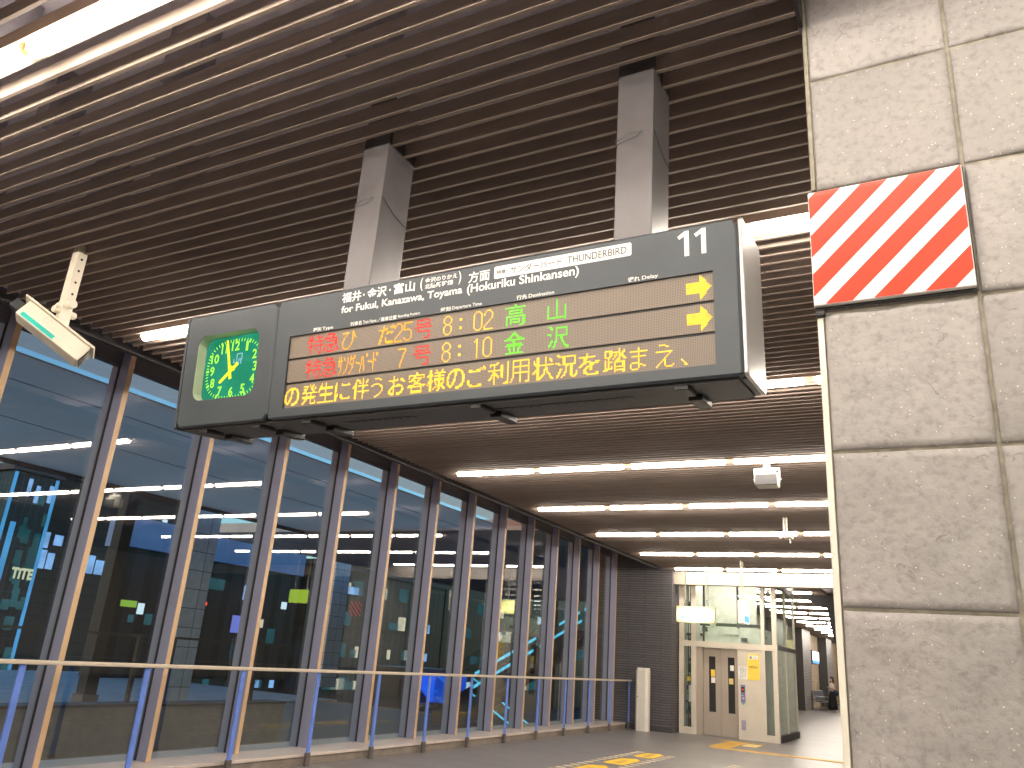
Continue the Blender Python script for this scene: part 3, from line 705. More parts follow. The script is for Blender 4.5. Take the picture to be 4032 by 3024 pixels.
mb = MB(); hand(mb, (bx(-3.247), 0.160), (bx(-3.195), -0.058), 0.0085, 0.0055, DY-0.026); mb.build('minute_hand', 'hand', dial, local=True)
mb = MB(); mb.cyl((CX, DY-0.028, CZ), (CX, DY-0.001, CZ), 0.012, 16); mb.build('hand_hub', 'hand', dial, local=True)
mb = MB(); ex, ez = bx(-3.178), 0.052                       # pale outlined two-letter emblem
def bar(x0, x1, z0, z1): mb.box(ex+x0, ex+x1, DY-0.0022, DY-0.0012, ez+z0, ez+z1)
for x0, x1, z0, z1 in ((-.034,-.027,-.012,.004),(-.034,-.006,-.019,-.0125),(-.012,-.006,-.012,.027),(-.012,.030,.0275,.034),(.024,.030,-.002,.027),(.004,.0235,-.002,.004),(.004,.010,-.026,-.0025),(.018,.026,-.026,-.0025)): bar(x0, x1, z0, z1)
mb.build('emblem', 'emblem', dial, local=True)
MB().box(bx(-3.4235), bx(-2.9845), 0.0065, 0.0085, -0.165, 0.185).build('clock_glass', glass("clock pane", (0.95, 0.97, 0.96), 1.35), bd, local=True)
# text half
ring(MB(), bx(-2.8715), bx(-0.567), -0.3075, 0.311, bx(-2.774), bx(-0.664), -0.258, 0.1105, 0.002, 0.06).build('board_front', 'board', bd, local=True)
MB().box(bx(-2.8715), bx(-0.567), 0.0605, 0.33, -0.3075, 0.311).build('board_case', 'board', bd, local=True)
MB().prism([(bx(-0.566), y, z) for y, z in ((0.012, -0.3095), (0.004, -0.30), (0.004, 0.30), (0.012, 0.313), (0.325, 0.313), (0.345, 0.29), (0.345, -0.285), (0.325, -0.3095))], (0.016, 0, 0)).build('end_cap', 'alu', bd, local=True, bevel=0.003, seg=1)
MB().prism([(bx(-3.5375), y, z) for y, z in ((0.012, -0.3095), (0.004, -0.30), (0.004, 0.30), (0.012, 0.313), (0.325, 0.313), (0.345, 0.29), (0.345, -0.285), (0.325, -0.3095))], (0.016, 0, 0)).build('end_cap', 'board', bd, local=True)
MB().box(bx(-3.50), bx(-0.59), 0.03, 0.32, -0.318, -0.3078).build('underside', 'boardu', bd, local=True)
for a, b_ in ((-2.50, -2.06), (-1.70, -1.02)):
    mb = MB(); n_ = int((b_-a)/0.042)
    for i in range(n_): mb.box(bx(a)+i*0.042, bx(a)+i*0.042+0.034, 0.13, 0.165, -0.3205, -0.3183)
    mb.build('vent', 'black', bd, local=True)
for xx in (-3.36, -2.99, -2.66, -1.72, -0.83):
    mb = MB(); mb.box(bx(xx), bx(xx)+0.055, 0.02, 0.14, -0.338, -0.3185); mb.box(bx(xx)+0.01, bx(xx)+0.065, 0.18, 0.335, -0.343, -0.3185); mb.box(bx(xx)+0.012, bx(xx)+0.058, 0.335, 0.35, -0.343, -0.31)
    mb.build('latch', 'black', bd, local=True, bevel=0.003, seg=1)
# lettering on the charcoal face
O = (-BX, 0, 0)
def T(mb, s_, x0, x1, h0, h1, bold=0.0, pr=0.0012): return lettering(mb, s_, O, (1,0,0), (0,0,1), x0, x1, h0, h1, bold, pr)
def W_(s_, x0, x1, h0, h1, bold=0.0, pr=0.0012, name='lettering', mat='white', par=None):
    return T(MB(), s_, x0, x1, h0, h1, bold, pr).build(name, mat, par or bd, local=True)
for s_, a, b_, c, e, w_ in (('福井', -2.4561, -2.340, 0.238, 0.291, .022), ('・', -2.330, -2.320, 0.259, 0.270, .02), ('金沢', -2.305, -2.190, 0.238, 0.291, .022), ('・', -2.176, -2.166, 0.259, 0.270, .02),
        ('富山', -2.150, -2.030, 0.238, 0.291, .022), ('(', -2.000, -1.986, 0.232, 0.296, .01), (')', -1.795, -1.781, 0.232, 0.296, .01), ('金沢のりかえ', -1.975, -1.802, 0.2655, 0.290, .02),
        ('北陸新幹線', -1.975, -1.822, 0.237, 0.262, .02), ('方面', -1.743, -1.634, 0.228, 0.281, .022), ('for Fukui, Kanazawa, Toyama', -2.455, -1.772, 0.1765, 0.224, .022), ('(Hokuriku Shinkansen)', -1.748, -1.211, 0.171, 0.224, .022)):
    W_(s_, a, b_, c, e, w_)
for a in (-0.797, -0.731):
    P = [(a+0.027, 0.185), (a+0.0455, 0.185), (a+0.0455, 0.290), (a+0.030, 0.290), (a+0.0, 0.271), (a+0.0075, 0.258), (a+0.027, 0.269)]
    MB().poly([(x-BX, -0.0012, z) for x, z in P]).build('platform_digit', 'white', bd, local=True)
mb = MB(); mb.poly([(x-BX, -0.0012, z) for x, z in rrect(-1.612, -0.984, 0.2275, 0.2845, 0.008)]); tp = mb.build('train_badge', 'white', bd, local=True)
for s_, a, b_, c, e, w_ in (('特急', -1.600, -1.553, 0.246, 0.266, .012), ('サンダーバード', -1.532, -1.287, 0.239, 0.273, .008), ('THUNDERBIRD', -1.264, -1.004, 0.240, 0.271, .004)):
    W_(s_, a, b_, c, e, w_, .0024, 'lettering', 'ink', tp)
for jp, en, a, b_, c_ in (('種別', 'Type', -2.622, -2.568, -2.497), ('列車名', 'Train Name', -2.392, -2.320, -2.238), ('／乗車位置', 'Boarding Position', -2.234, -2.118, -1.992), ('時刻', 'Departure Time', -1.880, -1.824, -1.668), ('行先', 'Destination', -1.498, -1.444, -1.322), ('遅れ', 'Delay', -1.000, -0.946, -0.876)):
    W_(jp, a, b_-0.004, 0.1135, 0.1345, .016, name='column_lettering'); W_(en, b_+0.004, c_, 0.1125 if 'p' in en or 'y' in en else 0.116, 0.1325, .010, name='column_lettering')
# three dot-matrix strips
DP = 0.0065; GX = -2.7725
strips = ((-0.0035, 0.1095), (-0.1265, -0.0155), (-0.257, -0.1385))
MB().box(bx(-2.7738), bx(-0.6642), 0.017, 0.0595, -0.2578, 0.1103).build('screen_back', 'black', bd, local=True)
panels = []
for h0, h1 in strips:
    panels.append(MB().box(bx(-2.7725), bx(-0.6655), 0.010, 0.0165, h0, h1).build('dot_matrix_strip', 'led', bd, local=True))
def dots(rows):
    """rows: list of (strip, text glyph, left x, colour)"""
    for st, ch, x, colr, *sx in rows:
        sx = sx[0] if sx else 1.0
        B = LED[ch].split('|'); hgt = len(B); mb = MB()
        h0, h1 = strips[st]; z0 = h0 + ((h1-h0) - 15*DP)/2
        lift = {14: 0, 13: 1, 15: 0}.get(hgt, 0)
        for r_, line in enumerate(B):
            for c_, q in enumerate(line):
                if q == '#':
                    X = round((x-GX)/DP)*DP+GX + (c_+0.5)*DP*sx; Z = z0 + (hgt-1-r_+0.5+lift)*DP
                    d = DP*0.40
                    mb.box(X-BX-d*sx, X-BX+d*sx, 0.0085, 0.0097, Z-d, Z+d)
        mb.build('lit_character', colr, panels[st], local=True)
R = []
for st in (0, 1): R += [(st, '特', -2.658, 'red'), (st, '急', -2.557, 'red'), (st, '号', -2.024, 'red')]
R += [(0, 'ひ', -2.446, 'amber2'), (0, 'だ', -2.2285, 'amber2'), (0, '2', -2.134, 'amber2'), (0, '5', -2.082, 'amber2')]
for ch, x in (('ｻ', -2.452), ('ﾝ', -2.421), ('ﾀ', -2.390), ('ﾞ', -2.364), ('ｰ', -2.350), ('ﾊ', -2.322), ('ﾞ', -2.293), ('ｰ', -2.279), ('ﾄ', -2.253), ('ﾞ', -2.232)): R.append((1, ch, x, 'amber2', 0.6))
R.append((1, '7', -2.108, 'amber2'))
for st, a, b_ in ((0, '0', '2'), (1, '1', '0')):
    R += [(st, '8', -1.870, 'amber'), (st, ':', -1.785, 'amber'), (st, a, -1.716, 'amber'), (st, b_, -1.664, 'amber')]
R += [(0, '高', -1.556, 'green'), (0, '山', -1.353, 'green'), (1, '金', -1.556, 'green'), (1, '沢', -1.353, 'green')]
x = -2.7725
for ch in 'の発生に伴うお客様のご利用状況を踏まえ、':
    R.append((2, ch, x, 'amber')); x += DP*16
LED['arrow'] = "........#......|........##.....|........###....|........####...|############...|#############..|##############.|###############|##############.|#############..|############...|........####...|........###....|........##.....|........#......"
R += [(0, 'arrow', -0.770, 'amber'), (1, 'arrow', -0.770, 'amber')]
dots(R)
# hanger posts stand upright although the board leans
inv = (Matrix.Translation(bd.location) @ Matrix.Rotation(TILT, 4, 'X')).inverted()
def upright(mb): mb.v = [tuple(inv @ Vector(v)) for v in mb.v]; return mb
for x0 in (-2.531, -1.092):
    p = upright(MB().box(x0, x0+0.165, 2.75, 2.98, 3.10, 4.30)).build('hanger_post', 'hanger', bd, local=True, bevel=0.004)
    z = 3.66
    loop = [(x0-0.004, 2.744, z), (x0+0.06, 2.738, z+0.022), (x0+0.12, 2.740, z+0.020), (x0+0.09, 2.742, z-0.002), (x0+0.02, 2.744, z-0.012), (x0-0.004, 2.75, z-0.02), (x0-0.006, 2.86, z-0.03), (x0-0.004, 2.984, z-0.02)]
    upright(MB().tube(loop, 0.0016, 6)).build('tie_wire', 'black', p, local=True)
    upright(MB().tube([(x0+0.169, 2.752, z+0.02), (x0+0.170, 2.86, z-0.03), (x0+0.169, 2.984, z-0.05)], 0.0016, 6)).build('tie_wire', 'black', p, local=True)

# ================================================================ SMALL FITTINGS ON THE CEILING
t = thing('security_camera', 'white security camera housing with teal stripe hanging on a bracket at the left', 'security camera', (-5.24, 2.98, 3.98))
MB().box(-5.285, -5.215, 2.945, 3.015, 3.60, 4.06).build('drop_arm', 'cctv', t, bevel=0.004)
mb = MB()
for i in range(4): mb.cyl((-5.2148, 2.98, 3.68+0.09*i), (-5.213, 2.98, 3.68+0.09*i), 0.009, 10)
mb.build('arm_hole', 'black', t)
mb = MB(); mb.cyl((-5.33, 2.98, 3.60), (-5.17, 2.98, 3.60), 0.032, 16); mb.cyl((-5.25, 2.90, 3.545), (-5.25, 3.06, 3.545), 0.026, 16); mb.box(-5.275, -5.225, 2.94, 3.02, 3.42, 3.60)
mb.build('swivel', 'cctv', t, bevel=0.003, seg=1)
h_ = bpy.data.objects.new('housing', None); COL.objects.link(h_); h_.parent = t
bpy.data.objects.remove(h_)
ax = Vector((0.50, 0.62, -0.47)).normalized(); side = ax.cross(Vector((0,0,1))).normalized(); upv = side.cross(ax)
_c, _s = math.cos(math.radians(8)), math.sin(math.radians(8)); side, upv = side*_c+upv*_s, upv*_c-side*_s
cen = Vector((-5.262, 2.95, 3.36))
def OB(mb, a0, a1, s0, s1, u0, u1):
    b = len(mb.v); mb.box(a0, a1, s0, s1, u0, u1)
    mb.v[b:] = [tuple(cen+ax*v[0]+side*v[1]+upv*v[2]) for v in mb.v[b:]]
    return mb
hs = OB(MB(), -0.25, 0.25, -0.075, 0.075, -0.055, 0.075).build('housing', 'cctv', t, bevel=0.014)
OB(MB(), -0.29, 0.27, -0.095, 0.095, 0.0755, 0.090).build('sunshield', 'cctv', t, bevel=0.005)
OB(MB(), -0.22, 0.04, 0.0752, 0.0768, -0.046, -0.016).build('stripe', 'teal', hs)
OB(MB(), 0.2502, 0.258, -0.055, 0.055, -0.04, 0.055).build('lens_window', 'darkwin', hs)
OB(MB(), -0.33, -0.2502, -0.03, 0.03, -0.02, 0.05).build('cable_gland', 'black', hs)
t = thing('loudspeaker', 'grey box loudspeaker in a steel yoke under the ceiling between two lamp rows', 'loudspeaker', (-1.827, 10.04, 4.0))
mb = MB(); mb.box(-1.868, -1.786, 10.0, 10.08, 3.955, 4.08); mb.box(-1.985, -1.675, 10.01, 10.07, 3.925, 3.954); mb.box(-1.985, -1.971, 10.015, 10.065, 3.78, 3.9245); mb.box(-1.689, -1.675, 10.015, 10.065, 3.78, 3.9245)
mb.build('yoke', 'alu', t)
MB().box(-1.967, -1.693, 9.93, 10.14, 3.715, 3.895).build('speaker_box', 'cream', t, bevel=0.035, seg=3)
MB().box(-1.962, -1.698, 9.922, 9.955, 3.722, 3.862).build('speaker_grille', 'greysp', t, bevel=0.012)
for x in (-1.992, -1.668): MB().cyl((x-0.006, 10.04, 3.815), (x+0.006, 10.04, 3.815), 0.014, 12).build('knob', 'alu', t)
MB().tube([(-1.93, 9.97, 3.915), (-1.89, 9.95, 3.905), (-1.83, 9.94, 3.91), (-1.77, 9.95, 3.905), (-1.73, 9.97, 3.915)], 0.008, 6).build('cable', 'cream', t)
t = thing('small_camera', 'small ivory surveillance camera hanging from a split white pole', 'security camera', (-2.24, 13.72, 4.0))
mb = MB(); mb.box(-2.275, -2.25, 13.70, 13.74, 3.74, 4.06); mb.box(-2.232, -2.207, 13.70, 13.74, 3.74, 4.06); mb.build('pole', 'cctv', t)
MB().box(-2.275, -2.135, 13.62, 13.85, 3.665, 3.7395).build('housing', 'cctv', t, bevel=0.015)
mb = MB(); mb.box(-2.36, -2.2755, 13.70, 13.73, 3.685, 3.70); mb.ball((-2.315, 13.71, 3.675), 0.028, 0.028, 0.024); mb.build('side_lamp', 'cctv', t)
MB().tube([(-2.175, 13.7, 3.67), (-2.165, 13.7, 3.60), (-2.16, 13.7, 3.585)], 0.012, 6).build('cable', 'alu', t)

# ================================================================ END OF THE CONCOURSE
t = thing('brick_wall', 'dark ribbed brick wall between the window wall and the lift', 'wall', (-7.2, 21.5, 0))
MB().box(-8.6, -6.34, 20.93, 22.4, 0.13, 4.61).build('brickwork', 'brick', t)
MB().box(-8.58, -6.335, 20.925, 22.38, 0.0, 0.129).build('plinth', 'plinth', t)
t = thing('lintel_beam', 'cream panelled beam spanning above the lift under the last lamp row', 'beam', (-3, 21.2, 3.65))
for a, b_ in ((-6.48, -5.56), (-5.553, -4.20), (-4.193, -2.70), (-2.693, 8.0)): MB().box(a, b_, 21.08, 21.34, 3.63, 3.96).build('beam_panel', 'beam', t, bevel=0.004, seg=1)
MB().box(-6.45, 8.0, 21.09, 21.33, 3.961, 4.3).build('beam_head', 'void', t)

# ---------------- lift
lf = thing('lift_tower', 'glazed lift with beige double doors and a yellow sign beside them', 'lift', (-5.05, 22.9, 0))
Y = 21.5
mb = MB(); ZT = 3.99
mb.box(-6.30, -6.18, Y-0.04, Y+0.06, 0, ZT); mb.box(-5.98, -5.86, Y-0.04, Y+0.06, 0, ZT); mb.box(-4.205, -4.12, Y-0.04, Y+0.06, 0, ZT); mb.box(-3.935, -3.82, Y-0.04, Y+0.06, 0, ZT)
for a, b_ in ((-6.1795, -5.9805), (-5.8595, -4.2055), (-4.1195, -3.9355)): mb.box(a, b_, Y-0.038, Y+0.055, 2.105, 2.245)
for a, b_ in ((-6.1795, -5.9805), (-4.1195, -3.9355)): mb.box(a, b_, Y-0.036, Y+0.055, 0, 0.16)
for a, b_ in ((-6.1795, -5.9805), (-5.8595, -4.2055), (-4.1195, -3.9355)): mb.box(a, b_, Y-0.038, Y+0.055, 3.72, 3.82)
mb.build('front_frame', 'creamsteel', lf)
for a, b_, c_, d_ in ((-6.179, -5.981, 2.246, 3.719), (-5.859, -4.206, 2.246, 3.719), (-4.119, -3.936, 2.246, 3.719), (-6.179, -5.981, 0.161, 2.104), (-4.119, -3.936, 0.161, 2.104)):
    MB().box(a, b_, Y+0.01, Y+0.02, c_, d_).build('front_pane', 'liftglass', lf)
MB().box(-5.859, -5.70, Y+0.02, Y+0.24, 0, 2.1045).build('door_jamb', 'door', lf)
for a, b_, wx in ((-5.6995, -5.255, 0), (-5.2495, -4.80, 1)):
    d = MB().box(a, b_, Y+0.13, Y+0.17, 0.005, 2.1).build('lift_door', 'door', lf, bevel=0.003, seg=1)
    w0 = a+0.14 if wx == 0 else a+0.175
    MB().box(w0, w0+0.165, Y+0.124, Y+0.1295, 0.56, 1.89).build('door_window', 'darkwin', d)
    if wx == 0:
        MB().box(w0+0.05, w0+0.155, Y+0.1185, Y+0.1215, 1.40, 1.57).build('sticker', 'yellow', d)
        MB().box(w0+0.055, w0+0.16, Y+0.1185, Y+0.1215, 1.25, 1.385).build('sticker', 'paper', d)
    else:
        MB().box(w0+0.055, w0+0.15, Y+0.1185, Y+0.1215, 1.57, 1.70).build('sticker', 'paper', d)
        MB().box(w0+0.02, w0+0.13, Y+0.1185, Y+0.1215, 1.25, 1.385).build('sticker', 'tackpale', d)
wp = MB().box(-4.7995, -4.2055, Y-0.01, Y+0.24, 0.0, 2.1045).build('control_wall', 'creamsteel', lf)
Yp = Y-0.0105
ys = MB().box(-4.56, -4.265, Yp-0.006, Yp, 1.39, 2.005).build('yellow_sign', 'yellow', wp)
mb = MB()
for a in (-4.525, -4.40): mb.box(a, a+0.105, Yp-0.0078, Yp-0.0062, 1.878, 1.972)
mb.build('pictogram_plate', 'paper', ys)
mb = MB(); O2 = (0, Yp-0.0085, 0)
def sg(s_, x0, x1, h0, h1, bo=0.01): lettering(mb, s_, O2, (1,0,0), (0,0,1), x0, x1, h0, h1, bo, 0.0005)
mb.box(-4.497, -4.445, Yp-0.0095, Yp-0.008, 1.895, 1.925)
for x in (-4.495, -4.477, -4.459): mb.box(x, x+0.010, Yp-0.0095, Yp-0.008, 1.930, 1.958)
for i in range(14):
    a0, a1 = [math.radians(100+20*k_) for k_ in (i, i+1)]
    if i < 12: mb.poly([(-4.352+r_*math.cos(a_), Yp-0.009, 1.908+r_*math.sin(a_)) for r_, a_ in ((0.022, a0), (0.028, a0), (0.028, a1), (0.022, a1))])
mb.box(-4.362, -4.352, Yp-0.0095, Yp-0.008, 1.925, 1.955); mb.box(-4.352, -4.325, Yp-0.0095, Yp-0.008, 1.923, 1.929); mb.box(-4.33, -4.312, Yp-0.0095, Yp-0.008, 1.900, 1.906)
mb.ball((-4.358, Yp-0.0085, 1.963), 0.007, 0.001, 0.007, 10, 6)
sg('御堂筋出口', -4.525, -4.300, 1.692, 1.735, .02); sg('Midosuji Exit', -4.500, -4.325, 1.660, 1.684)
mb.build('sign_lettering', 'ink', ys)
nt_ = MB().box(-4.785, -4.566, Yp-0.004, Yp, 1.395, 1.695).build('paper_notice', 'paper', wp)
mb = MB(); rn = random.Random(5)
for c_ in range(4):
    x = -4.60-0.045*c_; z = 1.67
    while z > 1.43:
        l = rn.uniform(0.008, 0.025); mb.box(x-0.008, x+0.006, Yp-0.0055, Yp-0.0045, z-l, z); z -= l+rn.uniform(0.006, 0.014)
mb.build('notice_lettering', 'ink', nt_)
cp = MB().box(-4.735, -4.622, Yp-0.012, Yp, 0.845, 1.262).build('call_panel', paint("blue grey panel", (0.20, 0.20, 0.38), 0.3, 0.3), wp)
MB().box(-4.715, -4.64, Yp-0.016, Yp-0.0125, 1.09, 1.21).build('display', 'black', cp)
mb = MB(); mb.cyl((-4.678, Yp-0.0185, 1.15), (-4.678, Yp-0.0165, 1.15), 0.018, 14); mb.build('floor_lamp', 'redlamp', cp)
MB().box(-4.70, -4.655, Yp-0.016, Yp-0.0125, 0.935, 0.953).build('button', 'paper', cp)
MB().box(-4.715, -4.675, Yp-0.016, Yp-0.0125, 1.0, 1.012).build('button', 'paper', cp)
MB().prism([(-4.712, Yp-0.006, 0.84), (-4.645, Yp-0.006, 0.84), (-4.655, Yp-0.006, 0.80), (-4.702, Yp-0.006, 0.80)], (0, 0.005, 0)).build('sticker', 'teal', wp)
MB().box(-4.735, -4.625, Yp-0.005, Yp, 0.215, 0.44).build('floor_plate', paint("violet grey plate", (0.30, 0.27, 0.36), 0.4), wp)
# side face
XS = -3.83
mb = MB()
for y0, y1 in ((21.561, 21.63), (22.83, 22.90), (24.26, 24.34)): mb.box(XS-0.06, XS, y0, y1, 0.16, ZT)
mb.build('side_frame', 'creamsteel', lf)
mb = MB(); mb.box(XS-0.05, XS+0.012, 21.6305, 24.34, 2.155, 2.255) if False else None
for y0, y1 in ((21.6305, 22.8295), (22.9005, 24.2595)): mb.box(XS-0.05, XS+0.006, y0, y1, 2.155, 2.255); mb.box(XS-0.05, XS+0.006, y0, y1, 3.66, 3.80)
mb.build('side_rail', paint("grey lift rail", (0.20, 0.19, 0.20), 0.5), lf)
MB().box(XS-0.07, XS+0.02, 21.561, 24.36, 0.0, 0.159).build('side_plinth', 'plinth', lf)
for y0, y1 in ((21.631, 22.829), (22.901, 24.259)):
    for z0, z1 in ((0.161, 2.154), (2.256, 3.659)): MB().box(XS-0.03, XS-0.02, y0, y1, z0, z1).build('side_pane', 'liftglass', lf)
MB().box(-6.30, -4.86, 24.27, 24.36, 0, ZT).build('shaft_back', 'liftwall', lf)
MB().box(-4.85, XS-0.071, 24.30, 24.31, 2.3, ZT).build('back_pane', 'liftglass', lf)
MB().box(-4.85, XS-0.071, 24.27, 24.36, 0, 2.299).build('shaft_back', 'liftwall', lf)
MB().box(-6.30, -6.22, 22.0, 24.26, 0, ZT).build('shaft_back', 'liftwall', lf)
MB().box(-5.70, -4.16, 21.76, 23.4, -0.02, 2.62).build('lift_car', 'liftwall', lf)
mb = MB()
mb.box(-5.85, -4.15, 21.86, 21.94, 2.66, 2.74); mb.box(-5.85, -4.15, 21.85, 21.93, 2.40, 2.45)
for x in (-5.8, -4.9, -4.22): mb.box(x, x+0.05, 21.95, 22.02, 2.2, 3.7)
mb.box(-5.75, -5.62, 21.7, 21.8, 2.50, 2.62); mb.box(-4.75, -4.6, 21.7, 21.8, 2.3, 2.39)
mb.build('door_gear', 'machinery', lf)
mb = MB(); mb.box(-5.20, -4.80, 21.7, 21.82, 2.46, 2.62); mb.box(-5.55, -5.42, 21.7, 21.82, 2.64, 2.70); mb.build('gear_box', 'liftwall', lf)
mb = MB(); rn = random.Random(11)
for i in range(26):
    z = rn.uniform(0.2, 3.6); mb.box(-6.17+rn.uniform(0, .1), -6.0-rn.uniform(0, .08), 21.60+rn.uniform(0, .3), 21.95, z, z+rn.uniform(.02, .14))
for x in (-6.13, -6.08, -6.03): mb.cyl((x, 21.75, 0.1), (x, 21.75, 3.9), 0.012, 8)
mb.build('cables', 'machinery', lf)
MB().box(-6.12, -6.03, 21.58, 21.7, 1.25, 1.36).build('cable_tag', 'yellow', lf)
MB().box(-6.08, -5.99, 21.58, 21.7, 0.75, 1.15).build('cable_box', 'paper', lf)

# ---------------- cabinet, hanging signs
t = thing('control_cabinet', 'tall slim off white cabinet standing against the dark brick wall', 'cabinet', (-6.98, 20.6, 0))
MB().prism([(-7.145, 20.70, 0.0), (-7.145, 20.53, 0.0), (-7.09, 20.46, 0.0), (-6.87, 20.46, 0.0), (-6.815, 20.53, 0.0), (-6.815, 20.70, 0.0)], (0, 0, 1.43)).build('cabinet_body', 'cabinet', t, bevel=0.006)
MB().prism([(-7.135, 20.69, 1.4305), (-7.135, 20.54, 1.4305), (-7.08, 20.47, 1.4305), (-6.88, 20.47, 1.4305), (-6.825, 20.54, 1.4305), (-6.825, 20.69, 1.4305)], (0.0, 0.02, 0.055)).build('cabinet_cap', 'cabinet', t, bevel=0.01)
MB().cyl((-7.06, 20.455, 0.80), (-7.06, 20.44, 0.80), 0.012, 12).build('lock', 'black', t)
t = thing('lift_sign', 'lit yellow lift direction sign hanging on two rods before the lift', 'hanging sign', (-5.5, 20.2, 2.8))
bdy = MB().box(-6.0, -5.042, 20.2, 20.34, 2.622, 3.02).build('sign_box', 'creamsteel', t, bevel=0.006)
fc = MB().box(-5.985, -5.057, 20.193, 20.1995, 2.637, 3.005).build('lit_face', 'signyellow', bdy)
mb = MB(); O3 = (0, 20.1925, 0)
lettering(mb, 'エレベーター', O3, (1,0,0), (0,0,1), -5.72, -5.12, 2.80, 2.92, .01, .001); lettering(mb, 'Elevator', O3, (1,0,0), (0,0,1), -5.72, -5.40, 2.685, 2.755, .0, .001)
mb.build('sign_lettering', glow("glowing olive letters", (0.62, 0.70, 0.16), 1.0), fc)
mb = MB(); mb.box(-5.90, -5.78, 20.1905, 20.1915, 2.70, 2.79); mb.build('pictogram', glow("lit sky blue pictogram", (0.35, 0.72, 0.98), 1.0), fc)
fb = MB().box(-5.985, -5.057, 20.3405, 20.347, 2.637, 3.005).build('lit_face', 'signlime', bdy)
mb = MB(); lettering(mb, 'エレベーター', (0, 20.348, 0), (-1,0,0), (0,0,1), 5.22, 5.80, 2.82, 2.92, .01, .001); mb.build('sign_lettering', 'ink', fb)
mb = MB()
for i, z in enumerate((2.66, 2.72, 2.80, 2.85, 2.91, 2.97)): mb.box(-5.0415, -5.02, 20.23, 20.27, z, z+0.022)
mb.build('edge_clip', 'alu', bdy)
for x in (-5.79, -5.25):
    r_ = MB().cyl((x, 20.27, 3.19), (x, 20.27, 4.1), 0.016, 10).build('rod', 'cctv', t)
    mb = MB(); mb.cyl((x, 20.27, 3.0215), (x, 20.27, 3.16), 0.009, 8); mb.ball((x, 20.27, 3.175), 0.032, 0.032, 0.018); mb.tube([(x+.005, 20.27, 3.15), (x+0.03, 20.25, 3.10), (x+0.012, 20.26, 3.05)], 0.006, 6); mb.build('rod_joint', 'alu', r_)
t = thing('toilet_sign', 'blue and white box sign hanging edge-on from twin rods before the lift', 'hanging sign', (-3.95, 19.25, 2.8))
b_ = MB().box(-4.225, -4.095, 19.02, 19.60, 2.60, 3.10).build('sign_box', 'cabinet', t, bevel=0.006)
fc = MB().box(-4.0945, -4.088, 19.04, 19.58, 2.615, 3.085).build('lit_face', 'signwhite', b_)
mb = MB(); mb.box(-4.0875, -4.086, 19.06, 19.56, 2.63, 2.78); mb.build('blue_band', 'signblue', fc)
mb = MB(); mb.box(-4.0875, -4.086, 19.10, 19.50, 2.92, 2.945); mb.box(-4.0875, -4.086, 19.12, 19.2, 2.87, 2.919); mb.box(-4.0875, -4.086, 19.40, 19.47, 2.86, 2.919); mb.box(-4.0875, -4.086, 19.36, 19.42, 2.946, 3.07); mb.build('pictogram', 'teal', fc)
mb = MB(); lettering(mb, '5番のりば', (0, 19.0195, 0), (1,0,0), (0,0,1), -4.19, -4.13, 2.66, 2.70, 0, .001); mb.build('edge_lettering', paint("pale pink letters", (0.70, 0.52, 0.45), 0.6), b_)
for y in (19.17, 19.37): MB().cyl((-4.17, y, 3.1005), (-4.17, y, 4.1), 0.016, 10).build('rod', 'cctv', t)

t = thing('exit_sign', 'lit lime sign hanging behind the big pillar, seen only mirrored in the panes', 'hanging sign', (1.9, 19.7, 2.8))
b_ = MB().box(1.5, 2.3, 19.7, 19.82, 2.62, 3.05).build('sign_box', 'creamsteel', t, bevel=0.005)
MB().box(1.52, 2.28, 19.693, 19.6995, 2.635, 3.035).build('lit_face', glow("lit lime exit sign", (0.62, 0.95, 0.08), 1.6), b_)
for x in (1.65, 2.15): MB().cyl((x, 19.76, 3.051), (x, 19.76, 4.1), 0.016, 8).build('rod', 'cctv', t)

# ---------------- floor markings
o = thing('tactile_paving', 'yellow tactile paving strip and block on the floor before the lift', 'tactile paving', (-4.5, 19, 0))
MB().box(-4.72, 3.0, 18.27, 18.57, 0.0005, 0.006).build('strip', 'tack', o)
MB().box(-4.80, -4.36, 18.575, 20.62, 0.0005, 0.006).build('block', 'tack', o)
MB().box(-4.355, -4.02, 20.45, 20.62, 0.0005, 0.006).build('strip', 'tack', o)
MB().box(-5.05, -4.805, 20.45, 20.62, 0.0005, 0.006).build('strip', 'tack', o)
MB().box(-4.32, -4.0, 19.55, 20.25, 0.0005, 0.006).build('guide_plate', 'tackpale', o)
for n, (x0, ya, yb) in enumerate(((-5.40, 9.6, 15.65), (-4.76, 9.2, 15.5), (-3.55, 9.0, 15.35), (-2.95, 8.6, 15.2))):
    mb = MB(); y = yb
    while y > ya: mb.box(x0, x0+0.15, y-0.11, y-0.02, 0.0005, 0.004); y -= 0.275
    tag(mb.build('queue_line', 'dash'), ['pale dashed queue line on the floor nearest the window wall', 'pale dashed queue line right of the yellow floor stickers', 'pale dashed queue line left of the pillar foot', 'pale dashed queue line closest to the big pillar'][n], 'floor line', 'queue lines')
for n, (ya, yb) in enumerate(((14.72, 15.65), (13.25, 14.35), (11.8, 12.9))):
    s_ = MB().prism([(-5.17, ya+0.1, 0.0005), (-5.08, ya, 0.0005), (-4.85, ya, 0.0005), (-4.80, ya+0.08, 0.0005), (-4.80, yb-0.25, 0.0005), (-4.95, yb, 0.0005), (-5.17, yb-0.2, 0.0005)], (0, 0, 0.0035)).build('floor_sticker', 'sticker')
    tag(s_, ['yellow arrow sticker on the floor, farthest of the three', 'yellow arrow sticker on the floor, middle of the three', 'yellow arrow sticker at the bottom edge, nearest of the three'][n], 'floor sticker', 'yellow floor stickers')
    mb = MB()
    for q_ in range(5): mb.box(-5.06, -4.92, ya+0.22+0.1*q_, ya+0.25+0.1*q_, 0.0042, 0.005)
    mb.build('sticker_print', M['kerb'], s_)

